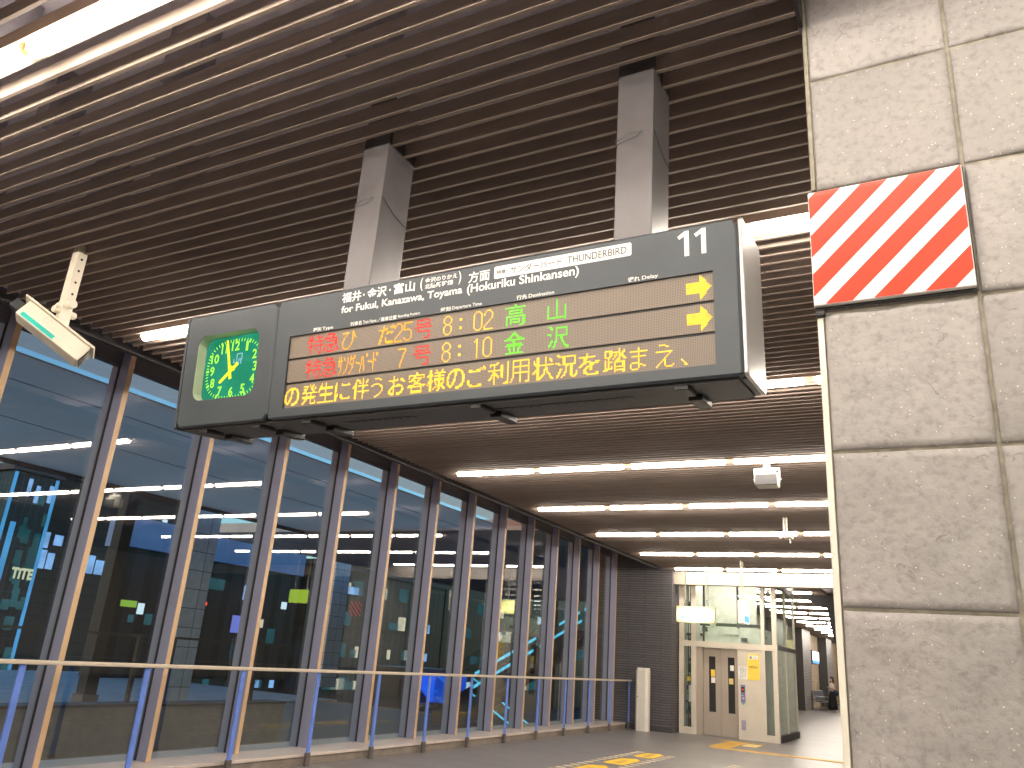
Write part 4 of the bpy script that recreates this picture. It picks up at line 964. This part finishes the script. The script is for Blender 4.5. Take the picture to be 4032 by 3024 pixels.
# ================================================================ FAR PASSAGE
t = thing('passage_wall', 'beige concrete wall with ribbed brick pilasters beyond the lift', 'wall', (-7, 46, 0))
MB().box(-7.6, -7.3, 24.6, 70, 0, 4.1).build('concrete_panel', 'concrete', t)
for y0 in (31.0, 38.2, 45.4, 54.7, 64.0):
    MB().box(-7.35, -6.8, y0, y0+2.8, 0.005, 4.09).build('pilaster', 'brick2', t)
    MB().box(-7.345, -6.795, y0-0.02, y0-0.0005, 0.005, 4.085).build('pilaster_edge', 'plinth', t)
struct(MB().box(-9, 2, 70, 70.4, 0, 4.6).build('passage_end', 'wallpale'))
t = thing('wall_lightbox', 'lit white notice lightbox with blue foot on the beige passage wall', 'lightbox', (-7.25, 50.4, 2.7))
b_ = MB().box(-7.2995, -6.87, 49.2, 51.8, 2.36, 3.07).build('frame', 'black', t)
MB().box(-6.8695, -6.86, 49.26, 51.74, 2.55, 3.03).build('lit_face', 'signwhite', b_)
MB().box(-6.8695, -6.86, 49.26, 51.74, 2.40, 2.545).build('blue_band', 'signblue', b_)
t = thing('sloping_soffit', 'dark sloping soffit hanging down beside the pillar in the passage', 'soffit', (-2.6, 27, 3.2))
MB().prism([(-4.19, 27, 4.04), (-3.46, 27, 3.66), (-3.27, 27, 3.64), (-3.16, 27, 2.9), (-3.03, 27, 2.35), (-1.2, 27, 2.35), (-1.2, 27, 4.1)], (0, 0.4, 0)).build('soffit_panel', 'void', t)
t = thing('side_wall', 'pale grey wall end at the right of the passage beside the pillar', 'wall', (-2.6, 27, 0))
MB().box(-3.0, -1.5, 27.5, 36, 0, 2.34).build('wall_panel', 'wallpale', t)
MB().box(-3.02, -1.5, 27.47, 36, 0, 0.12).build('skirting', 'plinth', t) if False else None
# bench
bn = thing('waiting_bench', 'row of black and pale seats on a chrome frame along the beige wall', 'bench', (-6.4, 49.4, 0))
mb = MB(); mb.tube([(-6.35, 47.5, 0.40), (-6.35, 51.4, 0.40)], 0.03, 8)
for y in (47.7, 49.4, 51.2):
    mb.tube([(-6.35, y, 0.40), (-6.35, y, 0.05)], 0.03, 8); mb.tube([(-6.68, y, 0.03), (-6.02, y, 0.03)], 0.025, 8)
mb.build('beam', 'chrome', bn)
for i in range(6):
    y = 47.55+0.64*i
    MB().box(-6.60, -6.10, y, y+0.56, 0.42, 0.47).build('seat', 'seat', bn, bevel=0.02)
    MB().prism([(-6.61, y+0.02, 0.50), (-6.57, y+0.02, 0.50), (-6.70, y+0.02, 0.98), (-6.735, y+0.02, 0.98)], (0, 0.52, 0)).build('backrest', 'seatback', bn, bevel=0.008, seg=1)
    MB().tube([(-6.64, y-0.03, 0.43), (-6.62, y-0.03, 0.66), (-6.20, y-0.03, 0.66), (-6.12, y-0.03, 0.45)], 0.022, 8).build('armrest', 'chrome', bn)

def skin_body(name, chains, parent, mat, sub=2):
    """chains: list of [(x,y,z,r), ...]; points shared by coordinates become one joint"""
    idx = {}; V = []; E_ = []; Rr = []
    for ch in chains:
        prev = None
        for x, y, z, r in ch:
            k_ = (round(x, 3), round(y, 3), round(z, 3))
            if k_ not in idx: idx[k_] = len(V); V.append((x, y, z)); Rr.append(r)
            if prev is not None and prev != idx[k_]: E_.append((prev, idx[k_]))
            prev = idx[k_]
    me = bpy.data.meshes.new(name); me.from_pydata(V, E_, [])
    o = bpy.data.objects.new(name, me); COL.objects.link(o); o.parent = parent
    md = o.modifiers.new("skin", 'SKIN'); md.use_smooth_shade = True
    for i, sv in enumerate(me.skin_vertices[0].data): sv.radius = (Rr[i], Rr[i]); sv.use_root = (i == 0)
    s2 = o.modifiers.new("sub", 'SUBSURF'); s2.levels = sub; s2.render_levels = sub
    dg = bpy.context.evaluated_depsgraph_get(); dg.update()
    nm = bpy.data.meshes.new_from_object(o.evaluated_get(dg)); o.modifiers.clear(); o.data = nm
    nm.materials.clear(); nm.materials.append(M[mat])
    for p_ in nm.polygons: p_.use_smooth = True
    return o
def fingers(base, d, up_, side_, s=1.0):
    out = []
    base, d, up_, side_ = Vector(base), Vector(d).normalized(), Vector(up_).normalized(), Vector(side_).normalized()
    for i, (o_, l_) in enumerate(((-0.027, .068), (-0.009, .078), (.009, .074), (.027, .058))):
        a = base+side_*o_; b_ = a+d*l_*.5; c_ = b_+(d*.55+up_*.8).normalized()*l_*.5
        out.append([(*base, .017), (*a, .0095), (*b_, .0085), (*c_, .007)])
    a = base-d*0.045+side_*-0.03; b_ = a+side_*-0.022+d*0.03+up_*.012; c_ = b_+d*0.03+up_*0.012
    out.append([(*base, .017), (*a, .011), (*b_, .0095), (*c_, .008)])
    return out

# standing woman looking at her phone (local: facing -x,-y; origin between the feet)
w = thing('person', 'standing person in white sleeveless top, long black skirt and mask, looking at a phone', 'person', (-5.75, 47.7, 0))
w.rotation_euler = (0, 0, math.radians(-38))
# local frame: +Y is behind her, she faces -Y
ch = [[(0, 0, 0.93, .115), (0, 0.005, 1.08, .098), (0, 0.0, 1.24, .115), (0, 0.01, 1.37, .095), (0, 0.0, 1.44, .046), (0, -0.012, 1.50, .048), (0, -0.02, 1.56, .078), (0, -0.015, 1.62, .088), (0, -0.01, 1.68, .06)]]
for s_ in (-1, 1):
    ch.append([(0, 0, 0.93, .115), (s_*.09, 0, .86, .092), (s_*.085, -0.01, .48, .055), (s_*.08, 0.02, .08, .036), (s_*.08, -0.10, .035, .034), (s_*.08, -0.16, .03, .024)])
rh = (-.075, -.245, 1.245); lh = (.06, -.25, 1.20)
ch.append([(0, 0.01, 1.37, .095), (-.165, 0.015, 1.37, .048), (-.215, 0.03, 1.11, .038), (-.12, -.20, 1.19, .025), (*rh, .022)])
ch.append([(0, 0.01, 1.37, .095), (.165, 0.015, 1.37, .048), (.215, 0.03, 1.10, .038), (.11, -.19, 1.15, .025), (*lh, .022)])
ch += fingers(rh, (0.4, -0.7, 0.5), (0.5, 0.4, 0.2), (0.1, 0.4, 0.9))
ch += fingers(lh, (-0.5, -0.6, 0.5), (-0.5, 0.5, 0.2), (0.1, 0.4, 0.9))
body = skin_body('body', ch, w, 'skin')
mb = MB()
mb.ball((0, -0.098, 1.60), 0.012, 0.014, 0.018, 8, 6)
mb.build('nose', 'skin', w, local=True, smooth=True)
mb = MB()
for s_ in (-1, 1): mb.ball((s_*.032, -0.096, 1.628), .013, .006, .007, 8, 6)
mb.build('eyes', 'ink', w, local=True, smooth=True)
mb = MB()
for s_ in (-1, 1): mb.ball((s_*.089, -0.01, 1.60), .010, .02, .03, 8, 6)
mb.build('ears', 'skin', w, local=True, smooth=True)
def lathe(rings, n=18, jit=0.0, seed=1):
    mb = MB(); rr = random.Random(seed); ph = [rr.uniform(0, 6.28) for _ in range(3)]
    for (cx, cy, z, rx, ry) in rings:
        for i in range(n):
            a = 2*math.pi*i/n; k_ = 1+jit*math.sin(5*a+ph[0])*0.6+jit*math.sin(9*a+ph[1]+z*3)*0.4
            mb.v.append((cx+rx*k_*math.cos(a), cy+ry*k_*math.sin(a), z))
    for r_ in range(len(rings)-1):
        for i in range(n):
            j = (i+1) % n; mb._f((r_*n+i, r_*n+j, (r_+1)*n+j, (r_+1)*n+i))
    mb._f(list(range(n))[::-1]); mb._f([(len(rings)-1)*n+i for i in range(n)])
    return mb
lathe([(0, 0.0, 0.10, .26, .24), (0, 0, 0.35, .235, .215), (0, 0, .65, .20, .18), (0, 0, .88, .165, .15), (0, 0, 1.0, .135, .12), (0, 0, 1.05, .125, .11)], 36, .06).build('skirt', 'cloth_b', w, local=True, smooth=True)
lathe([(0, 0.0, 1.0, .135, .122), (0, 0, 1.12, .130, .118), (0, -0.005, 1.24, .145, .132), (0, 0.005, 1.34, .150, .110), (0, 0.01, 1.405, .115, .082), (0, 0.005, 1.425, .07, .066)], 24, .02).build('top', 'cloth_w', w, local=True, smooth=True)
mb = MB(); mb.ball((0, 0.012, 1.635), .105, .105, .105, 18, 12); 
for s_ in (-1, 1): mb.ball((s_*.085, 0.02, 1.50), .038, .065, .14, 10, 10)
mb.ball((0, 0.075, 1.49), .09, .045, .16, 12, 10)
hb = mb.build('hair', 'hair', w, local=True, smooth=True)
for v in hb.data.vertices:
    if v.co.y < -0.055 and v.co.z > 1.50 and abs(v.co.x) < 0.085: v.co.y = -0.05 if v.co.z < 1.66 else v.co.y
mb = MB(); mb.ball((0, -0.083, 1.565), .058, .032, .045, 14, 10); mb.build('face_mask', 'mask', w, local=True, smooth=True)
MB().prism([(-.045, -.325, 1.24), (.035, -.325, 1.24), (.035, -.30, 1.37), (-.045, -.30, 1.37)], (0, .009, 0.002)).build('phone', 'black', w, local=True)
for s_ in (-1, 1): MB().box(s_*.08-.04, s_*.08+.04, -.19, .07, 0.004, .05).build('shoe', 'cloth_w', w, local=True, bevel=0.018)
tb = MB(); tb.ball((0.20, 0.05, 0.92), .14, .10, .17, 12, 10); tb.tube([(0.20, .05, 1.05), (0.17, .03, 1.42)], .012, 6)
o = tb.build('shoulder_bag', 'navy'); o.location = w.location; o.rotation_euler = w.rotation_euler
tag(o, 'navy cloth bag slung on the shoulder of the standing person', 'bag')
# seated companion, mostly hidden behind the pillar edge
q = thing('person', 'seated person in dark clothes with bare legs beside the standing one', 'person', (-5.15, 47.9, 0))
q.rotation_euler = (0, 0, math.radians(20))
ch = [[(0, 0.1, 0.55, .12), (0, .13, .72, .105), (0, .12, .88, .11), (0, .10, 1.0, .09), (0, .08, 1.07, .045), (0, .05, 1.13, .05), (0, .04, 1.19, .08), (0, .05, 1.26, .085), (0, .06, 1.31, .06)]]
for s_ in (-1, 1):
    ch.append([(0, 0.1, .55, .12), (s_*.09, .05, .52, .09), (s_*.10, -.36, .53, .062), (s_*.10, -.38, .10, .04), (s_*.10, -.48, .04, .034), (s_*.10, -.53, .035, .024)])
    hnd = (s_*.07, -.24, .66)
    ch.append([(0, .10, 1.0, .09), (s_*.165, .10, 1.0, .05), (s_*.21, .02, .75, .038), (s_*.12, -.18, .67, .026), (*hnd, .022)])
    ch += fingers(hnd, (-s_*.3, -.8, -.1), (0, .1, -.5), (s_*1.0, -.3, 0))
skin_body('body', ch, q, 'skin')
lathe([(0, .08, .50, .20, .20), (0, .12, .62, .165, .145), (0, .13, .80, .15, .13), (0, .11, .95, .165, .125), (0, .10, 1.04, .11, .085)], 24, .03).build('dark_top', 'cloth_b', q, local=True, smooth=True)
mb = MB(); mb.ball((0, .075, 1.265), .10, .10, .10, 16, 10); mb.ball((0, .12, 1.15), .09, .05, .15, 12, 8); mb.build('hair', 'hair', q, local=True, smooth=True)
mb = MB(); mb.ball((0, -0.045, 1.19), .011, .014, .017, 8, 6); mb.build('nose', 'skin', q, local=True, smooth=True)
mb = MB()
for s_ in (-1, 1): mb.ball((s_*.031, -.04, 1.215), .012, .006, .007, 8, 6)
mb.build('eyes', 'ink', q, local=True, smooth=True)
for s_ in (-1, 1): MB().box(s_*.10-.045, s_*.10+.045, -.55, -.33, 0.004, .07).build('shoe', 'cloth_b', q, local=True, bevel=0.02)
t = thing('stool_bench', 'low black bench under the seated person beside the pillar', 'bench', (-5.1, 48.0, 0))
MB().box(-5.6, -4.6, 47.75, 48.3, 0.36, 0.42).build('seat', 'seat', t, bevel=0.02)
for x in (-5.5, -4.72): MB().box(x, x+0.04, 47.85, 48.2, 0.002, 0.3595).build('leg', 'chrome', t)

# ---------------- room behind and to the right of the viewer (reflected in the panes)
o = MB().box(9, 9.3, -12, 75, 0, 4.61).build('right_wall', 'wallpale'); struct(o)
o = MB().box(-8.3, 9, -12.3, -12, 0, 4.61).build('rear_wall', 'wallpale'); struct(o)

# ================================================================ OUTSIDE
struct(MB().box(-260, -8.62, -120, 320, -6.4, -6.2).build('ground', 'asphalt'))
struct(MB().box(-34, -8.61, -20, 25, -0.75, -0.5).build('terrace', 'parapet'))
struct(MB().box(-34, -20.2, -20, 25, -0.4985, -0.44).build('terrace_path', 'pave'))
cn = thing('platform_canopy', 'pale blue translucent canopy roof outside the window wall', 'canopy', (-13, 6, 5))
MB().box(-18.8, -11.1, -14, 20.4, 5.0, 5.03).build('canopy_sheet', 'canopy', cn)
MB().box(-11.095, -8.2, -14, 20.4, 5.1, 5.11).build('sky_filter_sheet', 'sky_filter', cn)  # filter sheet added over the gap to desaturate the sky seen there
MB().box(-24.0, -8.7, 20.42, 46, 4.98, 5.3).build('concrete_slab', 'eave', cn)
mb = MB()
for x in (-12.4, -14.9): mb.box(x, x+0.018, -14, 20.4, 4.988, 4.9995)
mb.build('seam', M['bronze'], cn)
MB().box(-18.9, -18.8005, -14, 20.4, 4.9, 5.25).build('canopy_edge', 'header', cn)
pp = thing('parapet_wall', 'low dark parapet wall outside the window wall', 'parapet', (-12.2, 8, 0))
MB().box(-12.4, -12.0, -6, 13.2, -0.499, 0.29).build('wall_panel', 'parapet', pp)
MB().box(-12.43, -11.97, -6, 13.23, 0.2905, 0.335).build('coping', 'extcol', pp)
gr = thing('guard_rail', 'dark guard rail on the parapet outside the glass', 'railing', (-12.2, 8, 0.33))
MB().box(-12.22, -12.18, -6, 13.2, 1.38, 1.42).build('top_rail', 'extcol', gr)
for y in (-4.3, -2.2, 0, 2.2, 4.5, 6.9, 9.62, 10.34, 12.4): MB().box(-12.23, -12.17, y, y+0.07, 0.336, 1.3795).build('post', 'extcol', gr)
MB().box(-12.215, -12.185, -6, 13.2, 0.82, 0.84).build('mid_rail', 'extcol', gr) if False else None
t = thing('canopy_column', 'slim dark brown column outside holding the canopy', 'column', (-20.5, 14.2, 0))
MB().box(-20.35, -20, 14.5, 14.85, -0.44, 5.3).build('shaft', 'extcol', t); MB().box(-20.4, -19.95, 14.45, 14.9, -0.439, -0.2).build('base', 'parapet', t)
for n, (x, y, wd, lab) in enumerate(((-19.95, 16.9, 0.95, 'pale stone tiled column outside, seen right of the dark column'), (-26, 30.8, 1.1, 'pale stone tiled column farther out beyond the blue booth'))):
    t = thing('tiled_column', lab, 'column', (x, y, 0))
    MB().box(x-0.3, x, y, y+wd, -0.438, 5.6).build('shaft', 'exttile', t); MB().box(x-0.35, x+0.05, y-0.05, y+wd+0.05, 5.6005, 5.9).build('capital', 'header', t)

def building(name, label, cat, x0, x1, y0, y1, z1, mat, wins, roof=True):
    t = thing(name, label, cat, ((x0+x1)/2, (y0+y1)/2, -6.2))
    MB().box(x0, x1, y0, y1, -6.19, z1).build('facade', mat, t)
    if roof: MB().box(x0-0.3, x1+0.3, y0-0.3, y1+0.3, z1+0.0005, z1+0.5).build('roof', 'header', t)
    for (a, b_, c_, d_, mt) in wins: MB().box(x1+0.002, x1+0.06, a, b_, c_, d_).build('window', mt, t)
    return t
# blue lit tower at the far left
tw = building('glass_tower', 'dark glass tower with glowing blue edges at the far left', 'tower', -74, -60, 33.7, 37.2, 12.0, 'facade', [])
for a, b_ in ((33.72, 33.95), (36.95, 37.18)): MB().box(-59.998, -59.9, a, b_, -6, 11.9).build('edge_glow', 'towerblue', tw)  # no lamps here: glowing strips imitate blue sky mirrored along the edges
MB().box(-59.998, -59.93, 34.35, 34.75, -6, 8.3).build('edge_glow', 'towerblue', tw)
rn = random.Random(21)
for i in range(26):
    y = rn.uniform(35.0, 36.8); z = rn.uniform(-5, 10); MB().box(-59.998, -59.95, y, y+rn.uniform(.2, .7), z, z+rn.uniform(.5, 1.6)).build('window', 'winteal', tw)
for a, b_, c_ in ((34.9, 35.2, 11.2), (35.6, 35.9, 10.8), (36.6, 36.9, 11.0)): MB().box(-59.998, -59.94, a, b_, c_-0.9, c_+0.4).build('window', 'winblue', tw)
mb = MB(); lettering(mb, 'TiTE', (-59.93, 0, 0), (0,1,0), (0,0,1), 35.35, 37.0, 4.35, 5.15, .05, .02); mb.build('tower_lettering', 'signcream', tw)
t2 = building('glass_tower', 'slim tower glowing bright blue beyond the far left edge', 'tower', -84, -70, 30, 37.6, 13, 'facade', [])
mb = []
for i in range(8): MB().box(-69.998, -69.9, 36.2+0.08*(i % 2), 37.5, -5+2.2*i, -3.3+2.2*i).build('window', 'towerblue', t2)
# station hall with a strip of blue windows
wins = []; y = 37.6
while y < 47:
    wd = rn.uniform(.5, 1.2)
    if not (39.3 < y < 40.6): wins.append((y, y+wd, 5.3+rn.uniform(0, .2), 6.9-rn.uniform(0, .35), 'winblue'))
    y += wd+rn.uniform(.08, .35)
wins += [(48.0, 48.5, 10.4, 10.9, 'winwhite'), (45.0, 45.45, 7.7, 8.1, 'winwhite'), (50.6, 51.0, 8.3, 8.8, 'winwhite'), (37.4, 38.2, 6.9, 8.1, 'winblue'), (38.6, 39.3, 7.2, 8.0, 'winblue')]
building('station_hall', 'brown station hall with a strip of bluish lit windows outside', 'building', -72, -61, 37.3, 52, 12.5, 'facade3', wins)
wins = []
for i in range(34): 
    a = rn.uniform(52.6, 66); z = -4+3.4*rn.randint(0, 4); wins.append((a, a+rn.uniform(.5, 1.4), z+.8, z+rn.uniform(1.6, 2.4), rn.choice(['winteal', 'winteal', 'winteal', 'winblue', 'winwarm'])))
building('office_block', 'dim office block outside behind the tiled column', 'building', -76, -62, 52.4, 67, 11, 'facade2', wins)
wins = []
for i in range(40):
    a = rn.uniform(67.5, 92); z = -4+3.4*rn.randint(0, 3); wins.append((a, a+rn.uniform(.6, 2.2), z+.8, z+rn.uniform(1.6, 2.4), rn.choice(['winteal', 'winteal', 'winteal', 'winwarm', 'winblue'])))
building('office_block', 'wide dim office block outside in the middle of the window wall', 'building', -80, -60, 67.2, 94, 9.5, 'facade2', wins)
wins = []
for i in range(46):
    a = rn.uniform(95, 128); z = -4+3.4*rn.randint(0, 4); wins.append((a, a+rn.uniform(.8, 2.6), z+.8, z+rn.uniform(1.6, 2.4), rn.choice(['winteal', 'winteal', 'winwarm', 'winwhite'])))
building('office_block', 'dim office block outside left of the glowing stair strips', 'building', -84, -60, 94.4, 130, 13, 'facade2', wins)
wins = [(133+1.7*i, 134.4+1.7*i, 2+3.2*k_, 3.6+3.2*k_, 'winteal') for i in range(10) for k_ in range(3)]
building('office_block', 'tall dim block outside at the far end of the window wall', 'building', -90, -60, 131, 190, 16, 'facade2', wins)
t = thing('concrete_gallery', 'light concrete gallery beam outside beside the dark column', 'gallery', (-30.5, 24, 5))
MB().box(-31.5, -30, 22.2, 33, 4.75, 6.0).build('gallery_beam', 'bluebeam', t); MB().box(-31.4, -30.2, 22.3, 33, -0.43, 4.7495).build('gallery_wall', 'facade2', t)
rn2 = random.Random(4)
for y, z, wd, hh, mt in ((22.6, 2.35, .75, .26, 'signlime'), (23.45, 2.1, .3, .45, 'winwhite'), (23.1, 1.75, .25, .3, 'winteal'), (23.9, 1.7, .35, .45, 'winteal'), (26.5, 3.55, .28, .08, 'redlamp'), (26.9, 2.75, .16, .16, 'redlamp'), (27.0, 3.5, .9, .5, 'winteal'), (29.2, 3.2, 1.3, .7, 'winblue'), (29.6, 2.3, .8, .35, 'winteal'), (30.6, 2.0, .2, .4, 'winwarm'), (31.2, 1.2, .5, .8, 'winteal'), (31.9, 3.0, .35, .35, 'winwhite'), (24.8, .6, 1.0, .7, 'winteal'), (29.0, .5, .8, .9, 'winteal')):
    MB().box(-30.198, -30.15, y, y+wd, z, z+hh).build('window', mt, t)
t = thing('poster_panel', 'small violet lit poster panel outside', 'poster', (-29, 29, 2))
MB().box(-29.12, -29.0, 27.6, 28.5, 1.63, 2.45).build('poster_frame', 'black', t); MB().box(-28.9995, -28.98, 27.63, 28.47, 1.66, 2.42).build('lit_face', 'signlilac', t)
MB().box(-29.1, -29.02, 28.02, 28.08, -0.43, 1.6295).build('pole', 'extcol', t)
t = thing('blue_kiosk', 'glowing blue booth outside the glass near the far end', 'booth', (-20.3, 32, -0.4))  # kiosk form made up around an unidentified blue glow
MB().prism([(-20.0, 30.0, 0.58), (-20.0, 30.0, 0.10), (-20.0, 30.8, -0.12), (-20.0, 31.6, -0.62), (-20.0, 33.9, -0.62), (-20.0, 33.9, 0.58)], (-0.4, 0, 0)).build('upper_panel', 'boothblue', t)
MB().prism([(-20.0, 31.1, -2.2), (-20.0, 31.0, -1.5), (-20.0, 31.7, -0.95), (-20.0, 33.9, -0.95), (-20.0, 33.9, -2.2)], (-0.4, 0, 0)).build('lower_panel', 'boothblue', t)
MB().box(-20.42, -19.99, 30.0, 33.9, -0.9495, -0.6205).build('shelf', 'pave', t)
MB().box(-23.0, -20.45, 29.9, 34.2, -6.15, 0.75).build('booth_body', 'extcol', t)
t = thing('shrub', 'dark shrub outside at the foot of the blue booth', 'shrub', (-19.5, 30.4, -2.5))
mb = MB(); rr = random.Random(2)
for i in range(900):
    a = rr.uniform(0, 6.28); ph = math.acos(rr.uniform(-1, 1)); rad = rr.uniform(.5, 1)**.5
    c = Vector((-19.5+.8*rad*math.sin(ph)*math.cos(a), 30.4+.9*rad*math.sin(ph)*math.sin(a), -1.6+1.1*rad*math.cos(ph)))
    u = Vector((rr.uniform(-1,1), rr.uniform(-1,1), rr.uniform(-1,1))).normalized(); v_ = u.orthogonal().normalized()
    mb.poly([c+u*.09, c+v_*.05, c-u*.09, c-v_*.05])
mb.build('foliage', 'leaf', t); MB().cyl((-19.5, 30.4, -6.19), (-19.5, 30.4, -1.6), .06, 8).build('stem', 'extcol', t)
# escalators with cyan light strips
def escalator(x, ya, za, yb, zb, label, n, low):
    t = thing('escalator', label, 'escalator', (x, (ya+yb)/2, -6.2))
    d = Vector((0, yb-ya, zb-za)); L_ = d.length; d.normalize()
    MB().prism([(x-1.2, ya, za-0.9), (x-1.2, yb, zb-0.9), (x-1.2, yb, zb-1.3), (x-1.2, ya, za-1.3)], (1.1, 0, 0)).build('truss', 'extcol', t)
    for xx in (x, x-1.24): MB().prism([(xx, ya, za-0.9), (xx, yb, zb-0.9), (xx, yb, zb+0.05), (xx, ya, za+0.05)], (0.03, 0, 0)).build('balustrade', 'glass', t)
    rr = random.Random(n); s_ = 0.0
    for lvl in (0.06, -0.28) if not low else (0.08, -0.35, -0.75):
        s_ = 0.1
        while s_ < L_-0.4:
            l_ = rr.choice((.16, .25, .55, 1.1)) if not low else 3.2
            a = Vector((x+0.035, ya, za+lvl))+d*s_; b_ = a+d*min(l_, L_-s_); up_ = Vector((0, 0, .05 if low else .085))
            MB().prism([a, b_, b_+up_, a+up_], (0.02, 0, 0)).build('light_strip', 'cyan', t)
            s_ += l_+rr.choice((.08, .14, .5) if not low else (.12, .2))
    return t
escalator(-12.0, 20.6, 0.85, 29.4, 3.55, 'rising escalator outside marked by broken cyan light strips', 4, False)
escalator(-12.6, 21.6, 0.75, 27.2, -1.25, 'descending escalator outside with long pale cyan light strips', 9, True)
